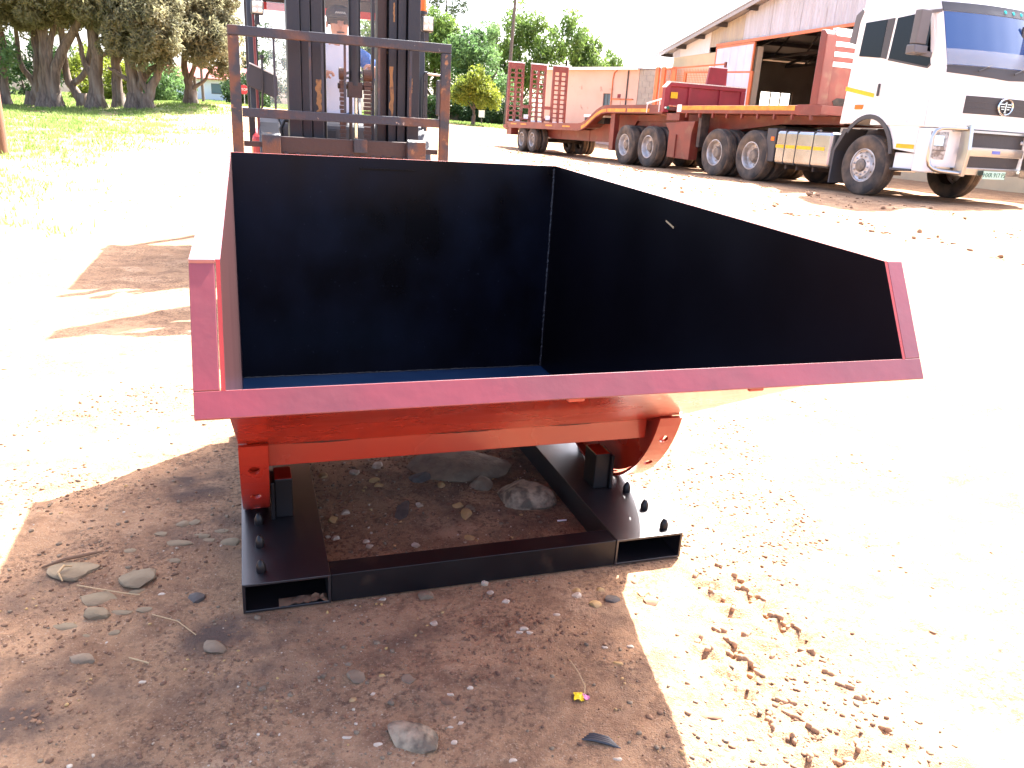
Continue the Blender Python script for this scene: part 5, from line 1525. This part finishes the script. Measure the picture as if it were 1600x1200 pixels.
# bushes beyond the row
for i, (x, y, rx, rz, lm_, lab) in enumerate(((-27, 44, 2.6, 2.0, 'hedge', 'dark green bush far left beyond the cypress row'), (-23.4, 45, 1.9, 1.6, 'lime', 'sunlit yellow green bush seen between the cypress trunks'), (-20.4, 46, 1.6, 1.3, 'willow2', 'mid green bush seen between the right cypress trunks'),
        (-17.6, 52, 1.5, 1.1, 'hedge', 'low dark green bush right of the cypress row'), (-20.9, 66, 2.2, 3.6, 'hedge', 'dark rounded tree top beside the far red roofed house'))):
    add_tree('bush', lab, 'bush', x, y, [([(0, 0, 0), (.1, 0, .5), (0, 0, 1)], .08, .03)], [(0, 0, rz * .75, rx, 1.4, rz)], lm_, 'bark2', 50, 110, .085, 150 + i, 1.5, 0, None, .5)
# trees beyond the yard, right of the forklift
far = [
 ('willow_tree', 'tall pale green willow behind the little round tree', -6.9, 60, 'willow', [(0, 0, 4.4, 2.3, 2, 2.9)], .35),
 ('willow_tree', 'pale green willow partly hidden behind the forklift mast', -10.4, 61, 'willow', [(0, 0, 4.2, 2.4, 2, 2.7)], .35),
 ('broadleaf_tree', 'dense blue green tree left of the loading ramps', -3.5, 56, 'willow2', [(0, 0, 3.5, 2.25, 1.9, 2.75)], 0),
 ('willow_tree', 'drooping willow rising behind the tall thin pole', -1.0, 66, 'willow', [(0, 0, 5.2, 2.6, 2, 3.4)], .5),
 ('willow_tree', 'drooping willow above the loading ramps', 2.7, 66, 'willow', [(0, 0, 5.0, 2.2, 2, 3.3), (1.6, 0, 4.3, 1.6, 1.5, 2.7)], .5),
 ('willow_tree', 'rightmost low willow showing over the pink building roof', 6.0, 70, 'willow', [(0, 0, 3.8, 1.9, 2, 2.3)], .5),
 ('pine_tree', 'dark open crowned pine standing tallest behind the willows', -8.2, 80, 'pine', [(0, 0, 10.4, 2.0, 1.8, 2.2), (-.6, 0, 7, 1.6, 1.6, 1.5)], 0),
]
for i, (nm, lab, x, y, lm_, cr, dp_) in enumerate(far):
    lim = [([(0, 0, 0), (.1, 0, 1.5), (0, 0, cr[0][2])], .22, .08), ([(.05, 0, 1.4), (.9, 0, 2.8), (1.3, 0, cr[0][2])], .12, .04), ([(.05, 0, 1.2), (-.9, 0, 2.6), (-1.2, 0, cr[0][2])], .12, .04)]
    if nm == 'pine_tree': lim = lim[:1]
    add_tree(nm, lab, 'tree', x, y, lim, cr, lm_, 'bark2', 62 if nm != 'pine_tree' else 46, 190 if nm != 'pine_tree' else 90, .085, 200 + i, 2.2 if dp_ else 1.6, dp_, 'trees beyond the yard', .62, .4)
add_tree('small_tree', 'little round yellow green tree left of the loading ramps', 'tree', -3.0, 45, [([(0, 0, 0), (.03, 0, .6), (-.03, 0, 1.2), (0, 0, 2)], .09, .04), ([(0, 0, .8), (.5, 0, 1.4), (.8, 0, 1.9)], .05, .02), ([(0, 0, .75), (-.5, 0, 1.4), (-.8, 0, 1.8)], .05, .02)],
         [(0, 0, 1.95, .95, 1, .72), (.62, 0, 1.55, .85, .9, .55), (-.55, 0, 1.62, .75, .9, .6), (.05, 0, 2.45, .55, .6, .42), (1.0, 0, 1.35, .5, .6, .35)], 'lime', 'bark2', 95, 100, .058, 230, 1.5, 0, None, .32, .45)
rs = np.random.RandomState(5)
hd = empty('hedge', 'clipped dark green hedge behind the little round tree', 'hedge', (-3.2, 52, gz1(-3.2, 52)))
C = np.c_[rs.uniform(-3.2, 3.2, 170), rs.uniform(-.4, .4, 170), rs.uniform(.2, 1.35, 170)]
Vq = leaf_quads(C, np.full(len(C), .34), 90, .07, 1.5, rs)
np_mesh('foliage', Vq, np.arange(len(Vq)).reshape(-1, 4), M['hedge'], hd)
MB().box(-3.2, 3.2, -.1, .1, -.1, .7).build('stems', M['bark2'], hd)

# ================================================================== GRASS
rs = np.random.RandomState(11)
nb = 900000
gx_ = rs.uniform(-34, 3, nb); gy_ = 6 + (70 - 6) * rs.uniform(0, 1, nb) ** 1.5
px_ = gx_ / gy_ * 1223 + 800 - 30
keep = (px_ > -120) & (px_ < 830)
gx_, gy_ = gx_[keep], gy_[keep]
dens = grass_mask(gx_, gy_) * np.clip((fbm(gx_ * 1.7, gy_ * 1.7, 63, 4) - .22) * 4, 0, 1)
clump = np.clip((fbm(gx_ * 4, gy_ * 4, 81, 3) - .32) * 4.5, .05, 1)
keep = rs.uniform(0, 1, len(gx_)) < dens * clump
gx_, gy_ = gx_[keep], gy_[keep]
gz_ = gz(gx_, gy_)
hgt_ = rs.uniform(.025, .085, len(gx_)) * (1 + .010 * gy_)
wd = .003 + .0007 * gy_
an = rs.uniform(0, 6.283, len(gx_))
lx, ly = rs.normal(0, .4, len(gx_)) * hgt_, rs.normal(0, .4, len(gx_)) * hgt_
V0 = np.c_[gx_ - np.cos(an) * wd, gy_ - np.sin(an) * wd, gz_ - .005]
V1 = np.c_[gx_ + np.cos(an) * wd, gy_ + np.sin(an) * wd, gz_ - .005]
V2 = np.c_[gx_ + lx, gy_ + ly, gz_ + hgt_]
Vg = np.stack([V0, V1, V2], 1).reshape(-1, 3)
gr_ = np_mesh('grass', Vg, np.arange(len(Vg)).reshape(-1, 3), M['grassblade'])
tag(gr_, 'thin sunlit green grass along the left side of the yard', 'grass', None, 'stuff')

# ================================================================== STONES, GRAVEL, LITTER
STONES = [
    (-0.196, 3.038, 0.1781, 0.1166, 'rockgrey', 1, 'large grey flat slab lying in the shade under the skip') ,
    (0.065, 2.791, 0.1213, 0.0831, 'rockwhite', 0, 'pale speckled rock half buried between the fork pockets') ,
    (-0.109, 2.87, 0.047, 0.0436, 'rockgrey', 0, 'dull triangular stone between the grey slab and the pale rock') ,
    (-0.183, 1.486, 0.0654, 0.0327, 'rockwhite', 0, 'large pale granite stone at the bottom edge of the yard') ,
    (-1.092, 2.059, 0.0556, 0.0444, 'rockflat', 1, 'round flat olive stone left of the left fork pocket') ,
    (-1.303, 2.075, 0.0715, 0.0402, 'rockflat', 1, 'long olive flat stone beside the curled bark, near the shadow edge') ,
    (-1.176, 1.952, 0.0503, 0.0305, 'rockflat', 1, 'slanted flat stone just above the squared block stone') ,
    (-1.141, 1.868, 0.0382, 0.0261, 'rockflat', 0, 'squared block stone left of the left fork pocket') ,
    (-1.202, 1.826, 0.0467, 0.0152, 'rockflat', 1, 'thin sliver of stone left of the squared block stone') ,
    (-1.08, 1.698, 0.0321, 0.0174, 'rockgrey', 0, 'small grey stone lying alone below the row of flat stones') ,
    (-0.767, 1.77, 0.0351, 0.0227, 'rockgrey', 0, 'pale blue grey stone beside the dark oil stain') ,
    (-0.361, 1.684, 0.0245, 0.0192, 'rockgrey', 0, 'round olive grey stone in open dirt before the skip') ,
    (-0.898, 1.988, 0.0212, 0.0233, 'rockdark', 0, 'dark rounded stone between the flat stones and the left fork pocket') ,
    (-0.222, 2.077, 0.0247, 0.0212, 'rockgrey', 0, 'olive stone touching the middle of the front cross tube') ,
    (-0.378, 2.625, 0.0319, 0.061, 'rockdark', 1, 'dark square flat stone inside the skip base') ,
    (-0.356, 2.908, 0.0398, 0.0374, 'rockdark', 0, 'dark stone at the left end of the grey slab') ,
    (-0.129, 2.674, 0.0173, 0.0193, 'rockgrey', 0, 'small blue grey stone inside the skip base beside an ochre one') ,
    (0.356, 2.121, 0.0231, 0.0175, 'rockdark', 0, 'dark blue stone in front of the right fork pocket') ,
    (-0.109, 1.616, 0.0175, 0.0128, 'clod', 0, 'round reddish stone in the middle of the foreground') ,
    (-0.219, 1.682, 0.0198, 0.0176, 'rockgrey', 1, 'dull grey flat stone in the foreground right of the round olive stone') ,
    (-0.142, 2.62, 0.0195, 0.0373, 'ochre', 0, 'upright pale ochre stone in the middle of the skip base') ,
    (0.477, 2.124, 0.0233, 0.0155, 'clod', 0, 'brown clod in full sun beside the right fork pocket') ,
    (0.557, 1.623, 0.0235, 0.0117, 'clod', 0, 'brown clod in full sun right of the shadow edge') ,
    (0.516, 1.638, 0.0236, 0.0095, 'rockflat', 1, 'flat flake beside the sunlit brown clod') ,
]
FLATS = [ (-1.072, 2.276, 0.04, 0.0199), (-1.113, 2.41, 0.027, 0.0204), (-1.083, 2.423, 0.0221, 0.0205), (-0.91, 2.312, 0.0326, 0.024), (-1.151, 2.325, 0.0217, 0.0139), (-1.023, 2.341, 0.0262, 0.0166), (-0.985, 2.316, 0.0212, 0.0135), (-1.205, 2.219, 0.0236, 0.0156), (-1.081, 2.002, 0.024, 0.0154), (-1.074, 1.89, 0.0254, 0.0121), (-0.973, 2.382, 0.024, 0.0141), (-1.019, 1.911, 0.0211, 0.0142), (-1.124, 1.797, 0.0145, 0.0085), (-1.059, 1.817, 0.0165, 0.0114), (-1.046, 2.167, 0.025, 0.0123) ]
QUARTZ = [ (-0.049, 2.167, 0.0169, 0.0145), (0.081, 1.931, 0.0127, 0.0097), (0.096, 1.912, 0.0107, 0.0081), (0.066, 1.915, 0.0097, 0.0074), (0.242, 2.127, 0.0146, 0.0123), (0.021, 2.069, 0.0133, 0.0109), (-0.187, 1.944, 0.0128, 0.0099), (-0.543, 3.0, 0.0233, 0.027), (-0.62, 2.919, 0.0202, 0.0229), (-0.324, 2.669, 0.0161, 0.0168), (-0.297, 2.377, 0.0147, 0.0138), (-0.106, 1.639, 0.0106, 0.007), (-0.059, 1.667, 0.0098, 0.0065), (-0.336, 1.48, 0.0118, 0.0071), (-0.261, 1.458, 0.0108, 0.0064), (-0.353, 2.046, 0.0102, 0.0084), (-0.074, 1.552, 0.0103, 0.0064), (-0.096, 1.535, 0.0085, 0.0052), (-0.088, 1.568, 0.0077, 0.0049), (0.054, 1.436, 0.0098, 0.0057), (0.177, 2.019, 0.0101, 0.0081), (-0.03, 2.115, 0.0114, 0.0096), (-1.004, 1.993, 0.0097, 0.0078), (-0.894, 1.635, 0.0086, 0.0057), (0.3, 1.456, 0.0117, 0.0068), (-0.583, 2.573, 0.0159, 0.016), (-0.575, 2.387, 0.0139, 0.0131), (-0.469, 2.378, 0.0114, 0.0107), (-0.451, 2.35, 0.0125, 0.0116), (0.309, 1.874, 0.0087, 0.0065), (0.383, 1.887, 0.0097, 0.0073), (-0.605, 2.392, 0.0093, 0.0088), (-0.084, 1.484, 0.0092, 0.0055), (-0.304, 1.629, 0.008, 0.0052) ]
OCHRES = [ (-0.616, 2.51, 0.0204, 0.0202), (-0.529, 2.853, 0.0184, 0.0204), (-0.504, 2.815, 0.0156, 0.0171), (-0.177, 2.688, 0.0186, 0.0195), (-0.114, 2.452, 0.0185, 0.0178), (0.299, 2.091, 0.0187, 0.0154), (0.243, 2.155, 0.0137, 0.0117), (0.459, 2.168, 0.0182, 0.0155), (0.337, 1.799, 0.0123, 0.0088), (-0.291, 1.695, 0.01, 0.0068), (-0.258, 2.85, 0.0156, 0.0173), (-0.74, 2.871, 0.0161, 0.0179), (0.326, 2.172, 0.0128, 0.0109) ]
def rock(name, x, y, rx, ry, m, flat, seed, sink=.35, sub=2):
    rr = random.Random(seed)
    bm = bmesh.new()
    bmesh.ops.create_icosphere(bm, subdivisions=sub, radius=1)
    ax = [Vector((rr.gauss(0, 1), rr.gauss(0, 1), rr.gauss(0, 1))).normalized() for _ in range(9)]
    cut = [rr.uniform(.5, .85) for _ in ax]
    for v in bm.verts:
        p = v.co.copy()
        for a, c in zip(ax, cut):
            d = p.dot(a)
            if d > c: p -= a * (d - c)
        p *= 1 + rr.uniform(-.035, .035)
        v.co = p
    hh = (min(rx, ry) * (.42 if flat else .78))
    an = rr.uniform(-.35, .35)
    for v in bm.verts:
        c, s = math.cos(an), math.sin(an)
        px, py = v.co.x * rx * 1.25, v.co.y * ry * 1.28
        v.co = Vector((px * c - py * s, px * s + py * c, v.co.z * hh + hh * (1 - 2 * sink)))
        if flat: v.co.z = min(v.co.z, hh * (1.35 - sink * 1.2))
    me = bpy.data.meshes.new(name); bm.to_mesh(me); bm.free()
    me.materials.append(M[m])
    me.polygons.foreach_set('use_smooth', [True] * len(me.polygons)); me.set_sharp_from_angle(angle=R(28))
    o = bpy.data.objects.new(name, me); COL.objects.link(o)
    o.location = (x, y, gz1(x, y) - .002)
    return o
for i, (x, y, rx, ry, m, fl, lab) in enumerate(STONES):
    o = rock('stone', x, y, rx, ry, m, fl, 300 + i, .42, 3 if rx > .04 else 2)
    tag(o, lab, 'stone')
for nm, lst, m, lab, grp in (('stone', FLATS, 'rockflat', 'small dusty flat stone in the scatter left of the left fork pocket', 'small flat stones left of the skip'),
                        ('pebble', QUARTZ, 'quartz', 'small white pebble on the shaded brown dirt', 'small white pebbles in the shade'),
                        ('pebble', OCHRES, 'ochre', 'small yellow ochre pebble on the shaded brown dirt', 'small ochre pebbles in the shade')):
    for i, (x, y, rx, ry) in enumerate(lst):
        o = rock(nm, x, y, rx, ry, m, 1 if m == 'rockflat' else 0, 500 + i + len(m) * 50, .40, 2)
        tag(o, lab, 'stone' if nm == 'stone' else 'pebble', grp)
LM = [('the candy wrapper', .22, 1.66), ('the cigarette butt', .22, 2.61), ('the black plastic scrap', .265, 1.517), ('the granite stone', -.183, 1.486), ('the round olive grey stone', -.361, 1.684),
      ('the pale blue grey stone', -.767, 1.77), ('the grey slab', -.196, 3.038), ('the pale speckled rock', .065, 2.791), ('the dark square stone', -.378, 2.625), ('the upright ochre stone', -.142, 2.62),
      ('the round reddish stone', -.109, 1.616), ('the round flat olive stone', -1.092, 2.059), ('the long olive stone', -1.303, 2.075), ('the squared block stone', -1.141, 1.868), ('the dark rounded stone', -.898, 1.988),
      ('the left fork pocket mouth', -.62, 1.97), ('the right fork pocket mouth', .50, 2.34), ('the middle of the cross tube', -.06, 2.16), ('the slanted flat stone', -1.176, 1.952), ('the dry stem', .22, 1.75),
      ('the dark stone by the slab', -.356, 2.908), ('the oil stain', -.70, 1.83), ('the dull grey flat stone', -.219, 1.682), ('the dark blue stone', .356, 2.121)]
_used = set()
def place_label(head, x, y):
    for nm, lx, ly in sorted(LM, key=lambda q: math.hypot(q[1] - x, q[2] - y)):
        dx, dy = x - lx, y - ly
        if abs(dx) > abs(dy): rel = 'right of' if dx > 0 else 'left of'
        else: rel = 'behind' if dy > 0 else 'in front of'
        for far in ('just ', 'a little way '):
            t = head + ' ' + far + rel + ' ' + nm
            if t not in _used:
                _used.add(t); return t
    return head
for o in bpy.data.objects:
    if o.parent is None and o.get('group', '').startswith('small '):
        hd_ = {'rockflat': 'small dusty flat stone', 'quartz': 'small white pebble', 'ochre': 'small yellow ochre pebble'}
        k = 'rockflat' if o['category'] == 'stone' else ('quartz' if 'white' in o['group'] else 'ochre')
        o['label'] = place_label(hd_[k], o.location.x, o.location.y)
# loose gravel: thousands of tiny stones, one object per tone
def gravel(name, n, region, smin, smax, m, seed, label, maskfn=None, flat=.7):
    rs = np.random.RandomState(seed)
    bm = bmesh.new(); bmesh.ops.create_icosphere(bm, subdivisions=1, radius=1)
    tv = np.array([v.co[:] for v in bm.verts]); tf = np.array([[v.index for v in f.verts] for f in bm.faces]); bm.free()
    x = rs.uniform(region[0], region[1], n); y = rs.uniform(region[2], region[3], n)
    if maskfn is not None:
        k = rs.uniform(0, 1, n) < maskfn(x, y); x, y = x[k], y[k]
    n = len(x)
    z = gz(x, y)
    s = smin * (smax / smin) ** (rs.uniform(0, 1, n) ** 2.2)
    Vv = tv[None] * rs.uniform(.72, 1.25, (n, len(tv), 1))
    sc = np.stack([s * rs.uniform(.7, 1.3, n), s * rs.uniform(.7, 1.3, n), s * flat * rs.uniform(.6, 1.1, n)], 1)
    Vv = Vv * sc[:, None, :]
    an = rs.uniform(0, 6.283, n); c, s_ = np.cos(an)[:, None], np.sin(an)[:, None]
    X = Vv[..., 0] * c - Vv[..., 1] * s_ + x[:, None]; Y = Vv[..., 0] * s_ + Vv[..., 1] * c + y[:, None]
    Z = Vv[..., 2] + z[:, None] + (s * .15)[:, None]
    V_ = np.stack([X, Y, Z], 2).reshape(-1, 3)
    F_ = (tf[None] + (np.arange(n) * len(tv))[:, None, None]).reshape(-1, 3)
    o = np_mesh(name, V_, F_, M[m])
    return tag(o, label, 'gravel', None, 'stuff')
def gmask(a, th=.45, k=5, freq=2.3, base=.06):
    return lambda x, y: np.clip((fbm(x * freq, y * freq, a, 4) - th) * k, base, 1)
def inbase(x, y):
    c, s = math.cos(YAW), math.sin(YAW)
    lx = (x - SX) * c + (y - SY) * s; ly = -(x - SX) * s + (y - SY) * c
    return (lx > .26) & (lx < 1.18) & (ly > .1) & (ly < 1.3)
def mixmask(a, amt): 
    g = gmask(a)
    def f(x, y):
        v = g(x, y)
        c, s = math.cos(YAW), math.sin(YAW)
        lx = (x - SX) * c + (y - SY) * s; ly = -(x - SX) * s + (y - SY) * c
        under = (lx > -.01) & (lx < 1.445) & (ly > -.01) & (ly < 1.43)
        ok = ~under | inbase(x, y)
        return np.where(ok, np.where(inbase(x, y), np.maximum(v, amt), v), 0)
    return f
gravel('gravel', 3200, (-1.9, 1.0, 1.1, 3.6), .0012, .006, 'quartz', 21, 'pale grit specks sprinkled over the shaded dirt', mixmask(91, .55))
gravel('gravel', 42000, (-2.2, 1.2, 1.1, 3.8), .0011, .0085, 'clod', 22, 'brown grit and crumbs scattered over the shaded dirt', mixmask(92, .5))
gravel('gravel', 6000, (-2.0, 1.0, 1.1, 3.7), .0016, .010, 'rockgrey', 23, 'grey grit scattered over the shaded dirt', mixmask(93, .5))
gravel('gravel', 900, (-1.6, .9, 1.2, 3.5), .002, .009, 'ochre', 24, 'ochre grit scattered over the shaded dirt', mixmask(94, .5))
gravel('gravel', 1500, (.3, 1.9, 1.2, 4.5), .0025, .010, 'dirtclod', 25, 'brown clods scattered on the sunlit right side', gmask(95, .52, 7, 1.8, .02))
def track_ridges():
    rs = np.random.RandomState(33)
    bm = bmesh.new(); bmesh.ops.create_icosphere(bm, subdivisions=1, radius=1)
    tv = np.array([v.co[:] for v in bm.verts]); tf = np.array([[v.index for v in f.verts] for f in bm.faces]); bm.free()
    Vs = []; Fs = []; k = 0
    for (ax, ay, bx, by, wd) in ((.70, 2.36, 1.06, 1.22, .115), (.60, 2.0, .90, 1.25, .085)):
        dx, dy = bx - ax, by - ay; L = math.hypot(dx, dy); dx /= L; dy /= L
        for i in range(int(L / .052)):
            for sd in (-1, 1):
                if rs.uniform() < .38: continue
                sv = i * .052 + (.026 if sd > 0 else 0) + rs.normal(0, .006); dv = sd * wd * .52 + rs.normal(0, .01)
                x = ax + dx * sv - dy * dv; y = ay + dy * sv + dx * dv
                an0 = math.atan2(dy, dx) + sd * .75 + rs.normal(0, .25)
                for q in range(rs.randint(2, 5)):
                    t = (q - 1.5) * .013
                    cx, cy = x + math.cos(an0) * t + rs.normal(0, .002), y + math.sin(an0) * t + rs.normal(0, .002)
                    P_ = tv * rs.uniform(.7, 1.25, (len(tv), 1)) * np.array([rs.uniform(.010, .017), rs.uniform(.006, .010), rs.uniform(.008, .017)])
                    c, s_ = math.cos(an0), math.sin(an0)
                    Vs.append(np.c_[P_[:, 0] * c - P_[:, 1] * s_ + cx, P_[:, 0] * s_ + P_[:, 1] * c + cy, P_[:, 2] + gz1(cx, cy) + .002]); Fs.append(tf + k); k += len(tv)
    o = np_mesh('track_ridges', np.concatenate(Vs), np.concatenate(Fs), M['dirtclod'])
    tag(o, 'crumbled ridges of lug tyre tracks in the sunlit dirt at lower right', 'tyre track', None, 'stuff')
track_ridges()
def rutmask(x, y):
    c2 = (x - TO.x) * TF.x + (y - TO.y) * TF.y; l2 = (x - TO.x) * TR.x + (y - TO.y) * TR.y
    return (np.exp(-((l2 + 1.3) / .5) ** 2) + .6 * np.exp(-((l2 + 3.2) / .4) ** 2)) * np.clip((vnoise(c2 * 1.5, l2 * 4, 97) - .35) * 3, 0, 1) * np.clip((20 + c2) / 6, 0, 1)
gravel('gravel', 16000, (-1, 9, 8, 30), .012, .05, 'dirtclod', 26, 'churned brown clods in the wheel ruts along the trailers', rutmask, .8)
gravel('gravel', 2600, (-8, -1.2, 2.6, 14), .005, .024, 'dirtclod', 27, 'brown crumbs and dry leaf bits on the sunlit left side', gmask(98, .50, 6, .9, .04), .4)
# bits of bark, straw and litter
def strip(name, pts, r, m, label, cat, lift=.006):
    P_ = [(x, y, gz1(x, y) + lift + dz) for x, y, dz in pts]
    o = MB().tube(P_, [q * .75 for q in r] if isinstance(r, list) else r * .75, 6).build(name, M[m], smooth=True)
    c = sum((Vector(p) for p in P_), Vector()) / len(P_)
    o.data.transform(Matrix.Translation(-c)); o.location = c
    return tag(o, label, cat)
strip('bark_strip', [(-1.42, 2.09, 0), (-1.36, 2.12, .006), (-1.31, 2.15, .004), (-1.275, 2.185, 0)], [.004, .008, .007, .003], 'darktwig', 'long dark strip of bark at the left shadow edge', 'bark')
strip('bark_curl', [(-1.315, 2.02, 0), (-1.335, 2.035, .016), (-1.33, 2.06, .024), (-1.315, 2.075, .012)], [.003, .006, .006, .003], 'twig', 'curled pale bark scrap on the long olive stone', 'bark')
strip('straw', [(-.965, 1.712, 0), (-.93, 1.700, .003), (-.905, 1.694, 0)], .0028, 'twig', 'short yellow straw left of the pale blue grey stone', 'straw')
strip('straw', [(-1.26, 2.0, 0), (-1.19, 1.98, .006), (-1.10, 1.97, .01), (-1.06, 1.975, 0)], .0022, 'twig', 'long thin straw crossing the flat stones', 'straw')
strip('straw', [(-.98, 1.88, 0), (-.90, 1.86, .003), (-.83, 1.815, 0)], .002, 'twig', 'thin bent straw near the dark oil stain', 'straw')
strip('stem', [(.205, 1.775, .02), (.225, 1.74, .012), (.24, 1.70, .006), (.236, 1.665, .003)], .0022, 'twig', 'thin dry stem curving down to the candy wrapper', 'stem')
strip('cigarette_butt', [(.2, 2.604, 0), (.234, 2.614, 0)], .0042, 'whitepaint', 'white cigarette butt near the inner right corner of the skip base', 'butt')
wr = MB()
rr = random.Random(4)
g_ = [[(-.018 + .009 * i + rr.uniform(-.002, .002), -.022 + .011 * j + rr.uniform(-.002, .002), rr.uniform(.001, .012)) for j in range(5)] for i in range(5)]
wr.add([p for r_ in g_ for p in r_], [(i * 5 + j, (i + 1) * 5 + j, (i + 1) * 5 + j + 1, i * 5 + j + 1) for i in range(4) for j in range(4)])
wo = wr.build('candy_wrapper', M['wrapy']); wo.scale = (.72, .72, .72); wo.location = (.222, 1.662, gz1(.222, 1.662) + .003)
sm = wo.modifiers.new('solid', 'SOLIDIFY'); sm.thickness = .0008
tag(wo, 'crumpled yellow and pink candy wrapper on the foreground dirt', 'wrapper')
w2 = MB()
g_ = [[(.014 + .008 * i + rr.uniform(-.002, .002), -.014 + .008 * j + rr.uniform(-.002, .002), rr.uniform(.001, .012)) for j in range(4)] for i in range(4)]
w2.add([p for r_ in g_ for p in r_], [(i * 4 + j, (i + 1) * 4 + j, (i + 1) * 4 + j + 1, i * 4 + j + 1) for i in range(3) for j in range(3)])
wp_ = w2.build('wrapper_end', M['wrapp'], wo); sm = wp_.modifiers.new('solid', 'SOLIDIFY'); sm.thickness = .0008
sc = MB()
for i in range(4):
    y0 = -.012 + .006 * i
    sc.tube([(-.045 + .006 * i, y0 + .010, .002), (-.015, y0 + .003, .008), (.018, y0 - .004, .006), (.046 - .005 * i, y0 - .014, .003)], [.002, .0042, .0042, .002], 6)
so_ = sc.build('plastic_scrap', M['scrap'], smooth=True); so_.location = (.265, 1.517, gz1(.265, 1.517) + .002)
tag(so_, 'twisted black plastic scrap near the bottom edge', 'scrap')
